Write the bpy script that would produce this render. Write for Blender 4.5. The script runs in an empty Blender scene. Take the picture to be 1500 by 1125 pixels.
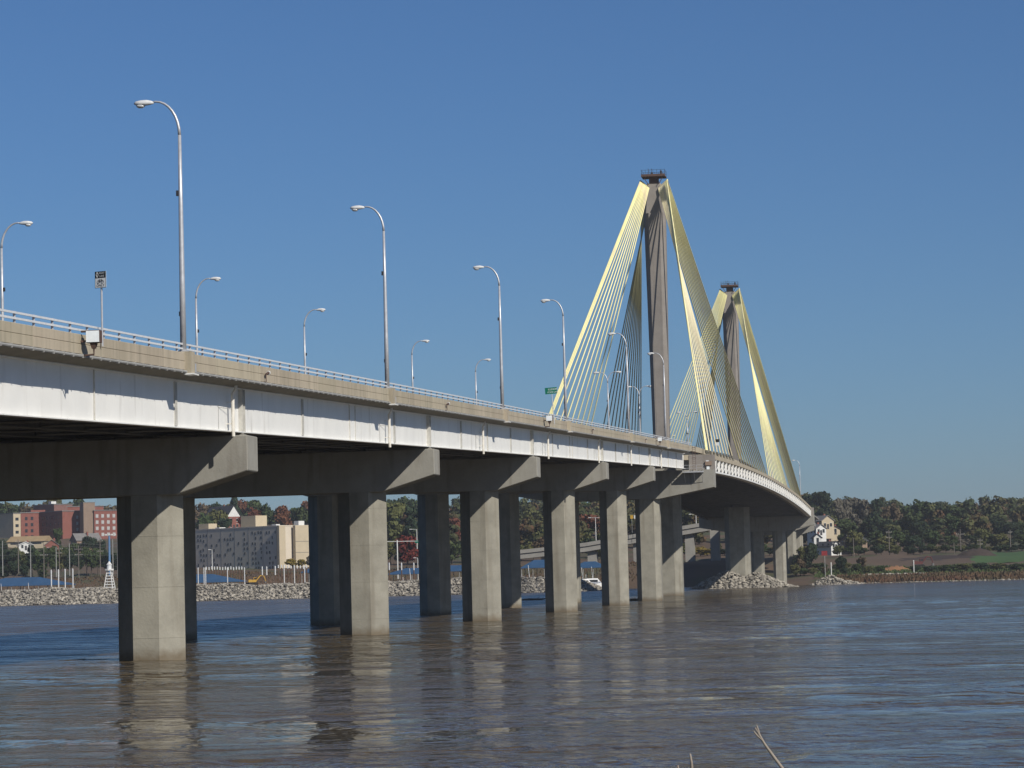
import bpy, bmesh, math, random
import numpy as np
from mathutils import Vector, Matrix
random.seed(7); rng = np.random.default_rng(7)
S = bpy.context.scene
COL = S.collection
# ------------------------------------------------------------------ camera
FPX, YAW, PIT, ROL, CAMX, CAMZ = 4036.0, 0.1465, 0.0708, 0.0261, 55.316, 4.352
fw = np.array([-math.sin(YAW)*math.cos(PIT), math.cos(YAW)*math.cos(PIT), math.sin(PIT)])
rt = np.array([math.cos(YAW), math.sin(YAW), 0.0]); up = np.cross(rt, fw)
cr, sr = math.cos(ROL), math.sin(ROL)
cam_r = cr*rt - sr*up; cam_u = sr*rt + cr*up
cam = bpy.data.cameras.new('camera'); camo = bpy.data.objects.new('camera', cam); COL.objects.link(camo)
cam.sensor_width = 36; cam.lens = FPX/1500*36; cam.clip_end = 60000; cam.clip_start = 0.5
camo.matrix_world = Matrix(((cam_r[0], cam_u[0], -fw[0], CAMX), (cam_r[1], cam_u[1], -fw[1], 0), (cam_r[2], cam_u[2], -fw[2], CAMZ), (0, 0, 0, 1)))
S.camera = camo
# ------------------------------------------------------------------ sky, sun, exposure
SUN = Vector((1.0, -0.90, 0.93)).normalized()          # towards the sun
W = bpy.data.worlds.new('World'); S.world = W; W.use_nodes = True
nt = W.node_tree; nt.nodes.clear()
sky = nt.nodes.new('ShaderNodeTexSky'); sky.sky_type = 'NISHITA'; sky.sun_disc = False
sky.sun_elevation = math.asin(SUN.z); sky.sun_rotation = math.atan2(SUN.x, SUN.y)
sky.altitude = 100; sky.air_density = 1.0; sky.dust_density = 0.5; sky.ozone_density = 10.0
bg = nt.nodes.new('ShaderNodeBackground'); bg.inputs[1].default_value = 0.066
wo = nt.nodes.new('ShaderNodeOutputWorld')
wb = nt.nodes.new('ShaderNodeMix'); wb.data_type = 'RGBA'; wb.blend_type = 'MULTIPLY'; wb.inputs[0].default_value = 1; wb.inputs[7].default_value = (.93, .985, 1.05, 1)   # camera white balance
nt.links.new(sky.outputs[0], wb.inputs[6]); nt.links.new(wb.outputs[2], bg.inputs[0]); nt.links.new(bg.outputs[0], wo.inputs[0])
sl = bpy.data.lights.new('sun', 'SUN'); sl.energy = 5.0; sl.angle = math.radians(0.5); sl.color = (1.0, 0.94, 0.84)
so = bpy.data.objects.new('sun', sl); COL.objects.link(so)
so.rotation_euler = (-SUN).to_track_quat('-Z', 'Y').to_euler(); so.location = (300, -300, 300)
S.view_settings.view_transform = 'Standard'; S.view_settings.look = 'None'
S.view_settings.exposure = 0.0; S.view_settings.gamma = 1.0; S.view_settings.use_curve_mapping = False

# ------------------------------------------------------------------ helpers
def at(px, py, Y):
    """world point that stands at distance Y along the bridge behind photo position (px, py)"""
    a = (px-750)/FPX; b = -(py-562.5)/FPX
    d = fw + (cr*a+sr*b)*rt + (-sr*a+cr*b)*up
    return Vector((CAMX + d[0]*Y/d[1], Y, CAMZ + d[2]*Y/d[1]))

class MB:
    def __init__(s): s.v = []; s.f = []; s.m = []
    def add(s, vs, fs, mi=0):
        n = len(s.v); s.v += [tuple(p) for p in vs]; s.f += [tuple(i+n for i in f) for f in fs]; s.m += [mi]*len(fs); return s
    def box(s, x0, x1, y0, y1, z0, z1, mi=0):
        return s.add([(x0,y0,z0),(x1,y0,z0),(x1,y1,z0),(x0,y1,z0),(x0,y0,z1),(x1,y0,z1),(x1,y1,z1),(x0,y1,z1)],
            [(0,3,2,1),(4,5,6,7),(0,1,5,4),(1,2,6,5),(2,3,7,6),(3,0,4,7)], mi)
    def prism(s, poly, axis, a, b, mi=0):
        """poly: list of 2D points; extruded along axis ('x','y','z') from a to b"""
        def P(p, k):
            return {'x': (k, p[0], p[1]), 'y': (p[0], k, p[1]), 'z': (p[0], p[1], k)}[axis]
        n = len(poly); vs = [P(p, a) for p in poly]+[P(p, b) for p in poly]
        fs = [tuple(range(n)), tuple(range(2*n-1, n-1, -1))]+[(i, i+n, (i+1) % n+n, (i+1) % n) for i in range(n)]
        return s.add(vs, fs, mi)
    def loft(s, rings, cap=True, mi=0):
        n = len(rings[0]); vs = [p for r in rings for p in r]; fs = []
        for k in range(len(rings)-1):
            for i in range(n):
                j = (i+1) % n; fs.append((k*n+i, k*n+j, (k+1)*n+j, (k+1)*n+i))
        if cap: fs += [tuple(range(n-1, -1, -1)), tuple(range((len(rings)-1)*n, len(rings)*n))]
        return s.add(vs, fs, mi)
    def tube(s, pts, r, n=8, mi=0, cap=True):
        pts = [Vector(p) for p in pts]; rs = r if isinstance(r, (list, tuple)) else [r]*len(pts)
        rings = []; ref = None
        for i, p in enumerate(pts):
            t = (pts[min(i+1, len(pts)-1)]-pts[max(i-1, 0)]).normalized()
            if ref is None:
                ref = Vector((0, 1, 0)) if abs(t.y) < .9 else Vector((1, 0, 0))
            a = t.cross(ref).normalized(); b = t.cross(a).normalized(); ref = a.cross(t).normalized()
            rings.append([p + rs[i]*(math.cos(2*math.pi*k/n)*a + math.sin(2*math.pi*k/n)*b) for k in range(n)])
        return s.loft(rings, cap, mi)
    def sweep(s, poly, Ys, zf, mi=0):
        """polygon of (x, dz) swept along Y over the height profile zf(Y)"""
        return s.loft([[(p[0], y, zf(y)+p[1]) for p in poly] for y in Ys], True, mi)
    def build(s, name, mats, parent=None, smooth=False, loc=(0, 0, 0)):
        me = bpy.data.meshes.new(name); me.from_pydata(s.v, [], s.f); me.update()
        bm = bmesh.new(); bm.from_mesh(me); bmesh.ops.recalc_face_normals(bm, faces=bm.faces[:]); bm.to_mesh(me); bm.free()
        ms = mats if isinstance(mats, (list, tuple)) else [mats]
        for m in ms: me.materials.append(M[m])
        if len(ms) > 1: me.polygons.foreach_set('material_index', s.m)
        if smooth: me.polygons.foreach_set('use_smooth', [True]*len(me.polygons))
        o = bpy.data.objects.new(name, me); COL.objects.link(o); o.parent = parent; o.location = loc
        return o
def link(name, me, parent=None, loc=(0, 0, 0), rz=0.0, sc=None):
    o = bpy.data.objects.new(name, me); COL.objects.link(o); o.parent = parent; o.location = loc; o.rotation_euler = (0, 0, rz)
    if sc: o.scale = sc
    return o
def tag(o, label, cat, group=None, kind=None):
    if label: o['label'] = label
    if cat: o['category'] = cat
    if group: o['group'] = group
    if kind: o['kind'] = kind
    return o
def thing(name, label, cat, loc=(0, 0, 0), rz=0.0, group=None):
    o = bpy.data.objects.new(name, None); o.empty_display_size = .5; COL.objects.link(o)
    o.location = loc; o.rotation_euler = (0, 0, rz); return tag(o, label, cat, group)
def copy_tree(o, parent=None):
    c = o.copy(); COL.objects.link(c); c.parent = parent
    for ch in list(o.children): copy_tree(ch, c)
    return c
def np_mesh(name, V, F, mat, parent=None):
    """fast mesh from numpy: V (n,3), F (m,k)"""
    me = bpy.data.meshes.new(name); k = F.shape[1]
    me.vertices.add(len(V)); me.vertices.foreach_set('co', V.astype(np.float32).ravel())
    me.loops.add(F.size); me.loops.foreach_set('vertex_index', F.astype(np.int32).ravel())
    me.polygons.add(len(F)); me.polygons.foreach_set('loop_start', np.arange(0, F.size, k, dtype=np.int32))
    me.polygons.foreach_set('loop_total', np.full(len(F), k, dtype=np.int32))
    me.update(calc_edges=True); me.validate(); me.materials.append(M[mat]); return me
def text_mesh(body, size):
    cu = bpy.data.curves.new('t', 'FONT'); cu.body = body; cu.size = size; cu.align_x = 'CENTER'; cu.align_y = 'CENTER'
    to = bpy.data.objects.new('t', cu); COL.objects.link(to)
    me = bpy.data.meshes.new_from_object(to.evaluated_get(bpy.context.evaluated_depsgraph_get()))
    bpy.data.objects.remove(to); bpy.data.curves.remove(cu); return me

# ------------------------------------------------------------------ materials
M = {}
def mat(name, c1, c2=None, scale=1.0, rough=0.8, metal=0.0, stretch=(1, 1, 1), bump=0.0, bscale=None, rnd=0.0, stain=None, detail=6.0, spec=0.3, coord='Object', contrast=(0.35, 0.65), hue=0.0):
    m = bpy.data.materials.new(name); m.use_nodes = True; t = m.node_tree; N = t.nodes; L = t.links
    b = N['Principled BSDF']; b.inputs['Roughness'].default_value = rough; b.inputs['Metallic'].default_value = metal
    b.inputs['Specular IOR Level'].default_value = spec
    c2 = c2 or tuple(x*.75 for x in c1)
    tc = N.new('ShaderNodeTexCoord'); src = tc.outputs['Object']
    if coord == 'World': src = N.new('ShaderNodeNewGeometry').outputs['Position']
    mp = N.new('ShaderNodeMapping'); mp.inputs['Scale'].default_value = stretch; L.new(src, mp.inputs[0])
    n1 = N.new('ShaderNodeTexNoise'); n1.inputs['Scale'].default_value = scale; n1.inputs['Detail'].default_value = detail; n1.inputs['Roughness'].default_value = .65
    L.new(mp.outputs[0], n1.inputs['Vector'])
    rp = N.new('ShaderNodeValToRGB'); rp.color_ramp.elements[0].position = contrast[0]; rp.color_ramp.elements[1].position = contrast[1]
    rp.color_ramp.elements[0].color = (*c2, 1); rp.color_ramp.elements[1].color = (*c1, 1); L.new(n1.outputs[0], rp.inputs[0])
    out = rp.outputs[0]
    if stain:                                     # (colour, stretch, scale, lo, hi)
        mp2 = N.new('ShaderNodeMapping'); mp2.inputs['Scale'].default_value = stain[1]; L.new(src, mp2.inputs[0])
        n2 = N.new('ShaderNodeTexNoise'); n2.inputs['Scale'].default_value = stain[2]; n2.inputs['Detail'].default_value = 4; L.new(mp2.outputs[0], n2.inputs['Vector'])
        mr = N.new('ShaderNodeMapRange'); mr.inputs[1].default_value = stain[3]; mr.inputs[2].default_value = stain[4]; L.new(n2.outputs[0], mr.inputs[0])
        mx = N.new('ShaderNodeMix'); mx.data_type = 'RGBA'; L.new(mr.outputs[0], mx.inputs[0]); L.new(out, mx.inputs[6]); mx.inputs[7].default_value = (*stain[0], 1)
        out = mx.outputs[2]
    if rnd or hue:
        oi = N.new('ShaderNodeObjectInfo'); hs = N.new('ShaderNodeHueSaturation')
        mr = N.new('ShaderNodeMapRange'); mr.inputs[3].default_value = 1-rnd; mr.inputs[4].default_value = 1+rnd
        L.new(oi.outputs['Random'], mr.inputs[0]); L.new(mr.outputs[0], hs.inputs['Value'])
        mr2 = N.new('ShaderNodeMapRange'); mr2.inputs[3].default_value = .5-hue; mr2.inputs[4].default_value = .5+hue
        ml = N.new('ShaderNodeMath'); ml.operation = 'FRACT'; m3 = N.new('ShaderNodeMath'); m3.operation = 'MULTIPLY'; m3.inputs[1].default_value = 7.31
        L.new(oi.outputs['Random'], m3.inputs[0]); L.new(m3.outputs[0], ml.inputs[0]); L.new(ml.outputs[0], mr2.inputs[0]); L.new(mr2.outputs[0], hs.inputs['Hue'])
        L.new(out, hs.inputs['Color']); out = hs.outputs[0]
    L.new(out, b.inputs['Base Color'])
    if bump:
        bp = N.new('ShaderNodeBump'); bp.inputs['Strength'].default_value = bump; bp.inputs['Distance'].default_value = .05
        n3 = N.new('ShaderNodeTexNoise'); n3.inputs['Scale'].default_value = bscale or scale*6; n3.inputs['Detail'].default_value = 5
        L.new(src, n3.inputs['Vector']); L.new(n3.outputs[0], bp.inputs['Height']); L.new(bp.outputs[0], b.inputs['Normal'])
    M[name] = m; return m
mat('pier_concrete', (.275, .262, .220), (.205, .195, .163), .5, .9, bump=.3, bscale=6, stain=((.16, .143, .112), (1.2, 1.2, .1), .9, .52, .78), rnd=.05)
mat('cap_concrete', (.275, .266, .236), (.23, .222, .196), .5, .9, bump=.3, bscale=6, stain=((.17, .155, .13), (1, 1, .15), 1.1, .55, .8), rnd=.04)
mat('parapet_concrete', (.395, .345, .262), (.325, .284, .213), .7, .9, stretch=(1, 1, .25), bump=.25, bscale=8, stain=((.24, .215, .165), (1, 1.3, .12), 1.5, .5, .8), rnd=.07, hue=.006)
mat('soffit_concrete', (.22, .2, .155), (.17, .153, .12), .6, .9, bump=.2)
mat('white_paint', (.78, .775, .745), (.72, .715, .685), .35, .45, stain=((.45, .43, .39), (.9, .9, .12), 1.3, .6, .85), spec=.4)
mat('stiffener_paint', (.50, .49, .45), (.38, .37, .34), 2, .6)
mat('pipe_paint', (.68, .66, .60), (.55, .52, .46), 2, .5)
mat('dark_steel_and_shade', (.17, .17, .165), (.11, .105, .10), .5, .7)  # steel tone; also puts overhang shade into the edge girder colour
mat('galvanised', (.50, .51, .53), (.40, .41, .43), 3, .42, metal=.35, spec=.5)
mat('rail_aluminium', (.68, .69, .70), (.58, .59, .60), 3, .45, metal=.15)
mat('post_aluminium', (.46, .47, .50), (.38, .39, .42), 3, .5, metal=.15)
mat('lamp_housing', (.62, .63, .63), (.5, .51, .51), 3, .45)
mat('lamp_lens', (.55, .56, .55), (.42, .43, .43), 4, .15, spec=.6)
mat('cable_yellow', (.82, .77, .40), (.72, .67, .34), .15, .55, rnd=.10, stain=((.66, .55, .42), (.3, .3, .05), 1.0, .55, .75))
mat('cable_yellow_shade', (.56, .53, .27), (.46, .44, .24), .15, .6, rnd=.12)  # cable_yellow darkened to stand for stays out of the sun
mat('cable_pale', (.76, .70, .45), (.66, .58, .40), .15, .6, rnd=.12)
mat('cable_sheath_dark', (.13, .12, .09), (.08, .075, .06), .5, .6)
mat('pylon_concrete', (.235, .215, .195), (.19, .172, .155), .25, .9, bump=.2, bscale=3, stain=((.15, .13, .11), (1, 1, .08), .5, .55, .8))
mat('black_metal', (.035, .035, .04), (.02, .02, .022), 3, .5)
mat('rust_metal', (.11, .065, .05), (.06, .04, .035), 3, .8)
mat('asphalt', (.06, .06, .06), (.045, .045, .045), 2, .9)
mat('box_white', (.70, .74, .76), (.62, .66, .68), 2, .45)
mat('sign_black', (.012, .014, .016), None, 3, .4)
mat('sign_white', (.62, .64, .64), (.55, .57, .57), 3, .5)
mat('sign_green', (.0, .13, .075), (.0, .11, .065), 3, .4)
mat('sign_red', (.25, .03, .03), None, 3, .5)
mat('sign_back', (.4, .41, .42), None, 3, .45, metal=.3)
mat('rock', (.42, .385, .325), (.115, .105, .09), .75, .95, contrast=(.38, .62), stain=((.14, .125, .11), (1, 1, 1), .8, .58, .75), coord='World', rnd=.1)
mat('breakwater_core', (.2, .185, .16), (.12, .11, .1), .6, .95)
mat('earth', (.115, .078, .050), (.075, .052, .036), .02, .95, stain=((.06, .065, .03), (1, 1, 1), .035, .5, .62), coord='World', detail=8)
mat('field_green', (.05, .098, .03), (.04, .08, .026), .05, .95, coord='World')
mat('orange_soil', (.23, .12, .06), (.17, .09, .048), .3, .95)
mat('dark_soil', (.05, .036, .03), (.035, .026, .022), .3, .95)
mat('grass_red', (.105, .055, .032), (.075, .058, .03), .05, .95, coord='World', contrast=(.4, .6))
mat('bank_grass', (.07, .075, .03), (.08, .06, .035), .6, .95)
mat('bark', (.09, .075, .06), (.05, .042, .034), 2, .95)
mat('twig_bark', (.30, .26, .22), (.2, .17, .14), 8, .9)
FOL = {'green': ((.042, .058, .020), (.026, .038, .014)), 'dark': ((.022, .034, .016), (.014, .022, .011)), 'olive': ((.078, .078, .026), (.05, .054, .02)),
       'brown': ((.085, .062, .034), (.055, .042, .025)), 'russet': ((.105, .042, .022), (.07, .03, .018)), 'crimson': ((.12, .022, .018), (.075, .016, .015)),
       'yellow': ((.17, .12, .028), (.11, .085, .022)), 'grey': ((.095, .086, .066), (.066, .06, .046))}
for k, (a, b_) in FOL.items(): mat('leaf_'+k, tuple(x*1.3 for x in a), tuple(x*1.3 for x in b_), .5, .8, rnd=.18, hue=.012, spec=.15)
mat('wood_mass', (.08, .082, .032), (.038, .050, .023), .045, .85, coord='World', contrast=(.42, .6), stain=((.088, .050, .028), (1, 1, 1), .05, .54, .66), spec=.1)
mat('brick_red', (.22, .085, .065), (.18, .068, .052), .8, .9)
mat('brick_dull', (.19, .10, .085), (.15, .08, .066), .8, .9)
mat('brick_tan', (.24, .175, .13), (.2, .145, .11), .8, .9)
mat('cream_wall', (.45, .38, .27), (.40, .34, .24), .4, .85)
mat('precast_grey', (.55, .49, .40), (.50, .445, .365), .12, .85)
mat('window_dark', (.02, .022, .026), None, 1, .2, spec=.6)
mat('window_light', (.45, .45, .43), (.3, .3, .3), .5, .4)
mat('trim_white', (.62, .62, .60), (.52, .52, .50), 1, .7)
mat('roof_dark', (.055, .055, .062), (.04, .04, .045), .8, .85)
mat('roof_grey', (.19, .18, .17), (.15, .145, .14), .6, .85)
mat('roof_tan', (.33, .24, .13), (.27, .195, .11), .4, .85)
mat('roof_blue', (.035, .085, .17), (.028, .07, .14), .3, .55)
mat('piling_brown', (.12, .07, .045), (.075, .046, .03), 1.5, .9)
mat('piling_cap', (.60, .61, .61), None, 3, .5)
mat('blue_steel', (.10, .20, .36), (.08, .17, .31), .5, .5)
mat('pole_wood', (.17, .15, .13), (.12, .105, .09), 1, .9)
mat('pole_grey', (.30, .30, .29), (.24, .24, .23), 1, .7)
mat('boat_white', (.75, .75, .74), (.66, .66, .66), .8, .35)
mat('boat_red', (.3, .04, .03), None, 1, .4)
mat('machine_yellow', (.50, .30, .04), (.4, .24, .035), 1, .6)
mat('machine_red', (.11, .03, .025), (.07, .022, .02), 1, .7)
mat('viaduct_concrete', (.27, .26, .235), (.22, .21, .19), .3, .9)
mat('rubber', (.02, .02, .02), None, 3, .9)

def waterline(mn):
    t = M[mn].node_tree; N = t.nodes; L = t.links; b = N['Principled BSDF']; src = b.inputs['Base Color'].links[0].from_socket
    g = N.new('ShaderNodeNewGeometry'); sx = N.new('ShaderNodeSeparateXYZ'); L.new(g.outputs['Position'], sx.inputs[0])
    n = N.new('ShaderNodeTexNoise'); n.inputs['Scale'].default_value = 1.6; n.inputs['Detail'].default_value = 4; L.new(g.outputs['Position'], n.inputs['Vector'])
    ad = N.new('ShaderNodeMath'); ad.operation = 'MULTIPLY_ADD'; ad.inputs[1].default_value = -.9; L.new(n.outputs[0], ad.inputs[0]); L.new(sx.outputs[2], ad.inputs[2])
    mr = N.new('ShaderNodeMapRange'); mr.inputs[1].default_value = .35; mr.inputs[2].default_value = -.35; mr.inputs[3].default_value = 0; mr.inputs[4].default_value = .8; L.new(ad.outputs[0], mr.inputs[0])
    mx = N.new('ShaderNodeMix'); mx.data_type = 'RGBA'; L.new(mr.outputs[0], mx.inputs[0]); L.new(src, mx.inputs[6]); mx.inputs[7].default_value = (.115, .088, .055, 1); L.new(mx.outputs[2], b.inputs['Base Color'])
waterline('pier_concrete')
def water_material():
    m = bpy.data.materials.new('river_water'); m.use_nodes = True; t = m.node_tree; N = t.nodes; L = t.links
    b = N['Principled BSDF']; b.inputs['IOR'].default_value = 1.33; b.inputs['Specular IOR Level'].default_value = .5
    g = N.new('ShaderNodeNewGeometry')
    def noise(scale, st=(1, 1, 1), det=3, dist=0.0):
        mp = N.new('ShaderNodeMapping'); mp.inputs['Scale'].default_value = st; mp.inputs['Rotation'].default_value = (0, 0, .25); L.new(g.outputs['Position'], mp.inputs[0])
        n = N.new('ShaderNodeTexNoise'); n.inputs['Scale'].default_value = scale; n.inputs['Detail'].default_value = det; n.inputs['Distortion'].default_value = dist
        L.new(mp.outputs[0], n.inputs['Vector']); return n.outputs[0]
    def rng_(o, a, b_, c, d):
        r = N.new('ShaderNodeMapRange'); r.inputs[1].default_value = a; r.inputs[2].default_value = b_; r.inputs[3].default_value = c; r.inputs[4].default_value = d; L.new(o, r.inputs[0]); return r.outputs[0]
    def math_(op, a, b_):
        k = N.new('ShaderNodeMath'); k.operation = op
        for i, x in enumerate((a, b_)):
            if isinstance(x, float): k.inputs[i].default_value = x
            else: L.new(x, k.inputs[i])
        return k.outputs[0]
    patch = noise(.011, (1, .45, 1), 4, 1.2)            # slicks and ruffled areas
    amp = rng_(patch, .40, .60, .45, 1.0)
    streak = noise(.10, (.45, 1, 1), 6, 1.0)
    amp = math_('MULTIPLY', amp, rng_(streak, .38, .62, .22, 1.5))
    h = math_('ADD', math_('MULTIPLY', noise(.22, (.5, 1, 1), 2), .9), math_('MULTIPLY', noise(.85, (1.3, .8, 1), 2, .5), 1.15))
    h = math_('ADD', h, math_('MULTIPLY', noise(2.8, (1, .8, 1), 2, .4), .20))
    h = math_('ADD', h, math_('MULTIPLY', noise(7.5, (1, 1, 1), 2), .03))
    h = math_('MULTIPLY', h, amp)
    bp = N.new('ShaderNodeBump'); bp.inputs['Strength'].default_value = 1.0; bp.inputs['Distance'].default_value = .62
    L.new(h, bp.inputs['Height']); L.new(bp.outputs[0], b.inputs['Normal'])
    rp = N.new('ShaderNodeValToRGB'); rp.color_ramp.elements[0].color = (.076, .056, .031, 1); rp.color_ramp.elements[1].color = (.066, .050, .030, 1)
    rp.color_ramp.elements[0].position = .35; rp.color_ramp.elements[1].position = .65; L.new(patch, rp.inputs[0]); L.new(rp.outputs[0], b.inputs['Base Color'])
    # wind-ruffled water upstream of the bridge, smoother in its lee
    sx = N.new('ShaderNodeSeparateXYZ'); L.new(g.outputs['Position'], sx.inputs[0])
    edge = math_('ADD', sx.outputs[0], math_('MULTIPLY', math_('SUBTRACT', noise(.03, (1, .4, 1), 3), .5), 60.0))
    wind = rng_(edge, 10., -14., 0., 1.)
    rg = math_('ADD', rng_(streak, .4, .62, .06, .15), math_('MULTIPLY', wind, .17)); L.new(rg, b.inputs['Roughness'])
    M['river_water'] = m
water_material()

# ------------------------------------------------------------------ terrain and water
PR = [(-3e4, -3), (880, -3), (905, 0), (915, .9), (935, 2.0), (960, 3.2), (1000, 5.8), (1030, 8.2), (1060, 9.4), (1100, 11), (1200, 15), (1350, 23), (1500, 29), (1800, 36), (2500, 45), (6000, 50), (4e4, 50)]
PL = [(-3e4, -3), (965, -3), (985, 0), (992, 3), (1010, 8.2), (1030, 9.3), (1060, 9.3), (1100, 11), (1200, 17), (1350, 28), (1500, 34), (1800, 44), (2500, 52), (6000, 55), (4e4, 55)]
def lerp_prof(pr, y): return np.interp(y, [p[0] for p in pr], [p[1] for p in pr])
def H(x, y):
    k = np.clip((25-x)/60., 0, 1); k = k*k*(3-2*k)
    yr = y - 75*k*(1-np.clip((y-905)/150., 0, 1))*np.where(y > 700, 1, 0)
    h = (1-k)*lerp_prof(PR, yr)+k*lerp_prof(PL, y)
    wob = np.sin(x*.031+y*.013)*np.sin(y*.021-x*.017)
    return h + wob*np.clip((y-1060)/300., 0, 1)*3.5 + .35*np.sin(x*.21+1.3*np.sin(y*.17))*np.clip((y-910)/60., 0, 1)
def grid_mesh(name, xs, ys, mat_, hf):
    X, Y = np.meshgrid(xs, ys); V = np.stack([X, Y, hf(X, Y)], -1).reshape(-1, 3)
    nx, ny = len(xs), len(ys); i = np.arange((ny-1)*nx).reshape(ny-1, nx)[:, :-1].ravel()
    return np_mesh(name, V, np.stack([i, i+1, i+1+nx, i+nx], -1), mat_)
xs = np.concatenate([[-6e3, -3e3, -1500, -900], np.arange(-700, 260, 8), [400, 700, 1200, 3000, 6e3]])
ys = np.concatenate([[700, 850], np.arange(880, 1120, 4), np.arange(1120, 1900, 20), [2200, 2600, 3500, 6000, 9000]])
o = link('ground', grid_mesh('ground', xs, ys, 'earth', H)); tag(o, None, None, kind='structure')
# the river: real wavelets where they can be seen, flat far away
yy = [55.]
while yy[-1] < 460: yy.append(yy[-1]+.3+.0023*(yy[-1]-55))
xs = np.concatenate([[-6e3, -3000, -600, -300, -180], np.arange(-110, 86, .5), [130, 300, 3000, 6e3]]); ys = np.concatenate([[-6e3, -200, 0, 30, 45], yy, [480, 550, 700, 1000.]])
wv = np.random.default_rng(3); WAVES = []
for i in range(46):
    lam = 1.3*(8.5/1.3)**wv.random(); th = wv.normal(.5, .75); k_ = 2*math.pi/lam; WAVES.append((k_*math.cos(th+1.57), k_*math.sin(th+1.57), wv.uniform(0, 6.28), .0115*wv.uniform(.6, 1.4)/k_))
def HW(x, y):
    h = 0*x
    for a_, b_, p_, am in WAVES: h = h+am*np.sin(a_*x+b_*y+p_+.6*np.sin(.11*x+.07*y+p_))
    ruf = .62+.38*np.sin(.043*x+.9*np.sin(.031*y))*np.sin(.037*y+1.1*np.sin(.05*x+1))+.25*np.sin(.19*y+.05*x+2*np.sin(.06*x))
    fade = np.clip((x+108)/12, 0, 1)*np.clip((84-x)/10, 0, 1)*np.clip((y-56)/4, 0, 1)*np.clip((455-y)/90, 0, 1)
    return h*np.clip(ruf, .15, 1.4)*fade
me = grid_mesh('river', xs, ys, 'river_water', HW); me.polygons.foreach_set('use_smooth', [True]*len(me.polygons))
o = link('river', me); tag(o, None, None, kind='structure')
# near bank below the photographer
def HB(x, y): return np.clip(2.6-(y+2)*.16, -1.5, 2.6)+.15*np.sin(x*1.3+y)+.1*np.sin(x*3.1-y*2)
o = link('near_bank', grid_mesh('near_bank', np.arange(-20, 140, 2.), np.concatenate([[-300, -100], np.arange(-30, 30, 1.5)]), 'bank_grass', HB)); tag(o, None, None, kind='structure')
# green field and ploughed patch on the right shore
def sheet(name, x0, x1, y0, y1, m, d, n=14):
    me = grid_mesh(name, np.linspace(x0, x1, n), np.linspace(y0, y1, n), m, lambda x, y: H(x, y)+d+.12*np.sin(x*.9+y*.6)-.9*np.maximum(np.abs(2*(x-x0)/(x1-x0)-1), np.abs(2*(y-y0)/(y1-y0)-1)+.15*np.sin(x*.5))**4); o = link(name, me); return tag(o, None, None, kind='structure')
sheet('green_field', 72, 260, 1000, 1070, 'field_green', .9, 60)
sheet('ploughed_field', 42, 79, 1018, 1048, 'dark_soil', .2, 30)

# ------------------------------------------------------------------ bridge profile
z490 = 27.635 + .027*(490-505.8) - .0513*((490-505.8)/100)**2
def zp(Y):
    if Y <= 490: u = (Y-505.8); return 27.635+.027*u-.0513*(u/100)**2
    u = Y-490; return z490+.0225*u-.0225/(2*227.)*u*u
BR = thing('cable_stayed_bridge', 'long grey and white road bridge with yellow stay cables across the river', 'bridge')
BENTS = [100.0, 164.6, 229.6, 292.3, 357.8, 421.6]
Y0, Y1 = 60.0, 481.0
def yr(a, b, st): return list(np.append(np.arange(a, b-.01, st), b))
# deck slab and roadway
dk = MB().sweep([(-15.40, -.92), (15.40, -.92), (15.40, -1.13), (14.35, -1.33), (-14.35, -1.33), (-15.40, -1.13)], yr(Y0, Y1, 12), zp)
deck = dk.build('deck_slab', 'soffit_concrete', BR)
MB().sweep([(-15.0, -.915), (15.0, -.915), (15.0, -.90), (-15.0, -.90)], yr(Y0, Y1, 12), zp).build('road_surface', 'asphalt', deck)
# parapets made of cast panels with a groove and open joints
for sd in (1, -1):
    def q(x): return x*sd
    pb = MB().sweep([(q(15.03), -.93), (q(15.40), -.93), (q(15.40), -.80), (q(15.03), -.80)], yr(Y0, Y1, 12), zp).build('parapet', 'parapet_concrete', BR)
    if sd > 0:
        y = 66.0
        while y < Y1-2:
            y2 = min(y+2.74*2, Y1)
            prof = [(15.0, -.9), (15.44, -.95), (15.44, -.50), (15.415, -.485), (15.415, -.465), (15.44, -.45), (15.44, -.02), (15.42, 0), (15.1, 0), (15.05, -.04)]
            MB().sweep(prof, [y+.012, (y+y2)/2, y2-.012], zp).build('panel', 'parapet_concrete', pb); y = y2
    else:
        MB().sweep([(-15.0, -.79), (-15.44, -.79), (-15.44, 0), (-15.1, 0)], yr(Y0, Y1, 12), zp).build('panel', 'parapet_concrete', pb)
# railing on the near parapet
rl = MB()
for dz in (.24, .50): rl.sweep([(15.2, dz-.05), (15.27, dz-.05), (15.27, dz+.05), (15.2, dz+.05)], yr(66, Y1+6, 8), zp)
rl = rl.build('railing', 'rail_aluminium', BR)
pm = MB().box(15.10, 15.20, -.05, .05, 0, .58); pm.box(15.20, 15.205, -.03, .03, .1, .55); pm.box(15.04, 15.30, -.09, .09, 0, .02)
pm = pm.build('post', 'post_aluminium', rl, loc=(0, 67, zp(67))); pme = pm.data
y = 67+2.74
while y < Y1+4:
    link('post', pme, rl, (0, y, zp(y))); y += 2.74
# conduit under the parapet edge with clamps
cd = MB(); cd.tube([(15.50, y, zp(y)-1.06) for y in yr(Y0, Y1, 12)], .075, 8)
for y in np.arange(Y0+2, Y1, 1.5): cd.box(15.40, 15.585, y-.03, y+.03, zp(y)-1.16, zp(y)-.97)
cd.build('conduit', 'pole_grey', BR)
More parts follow.
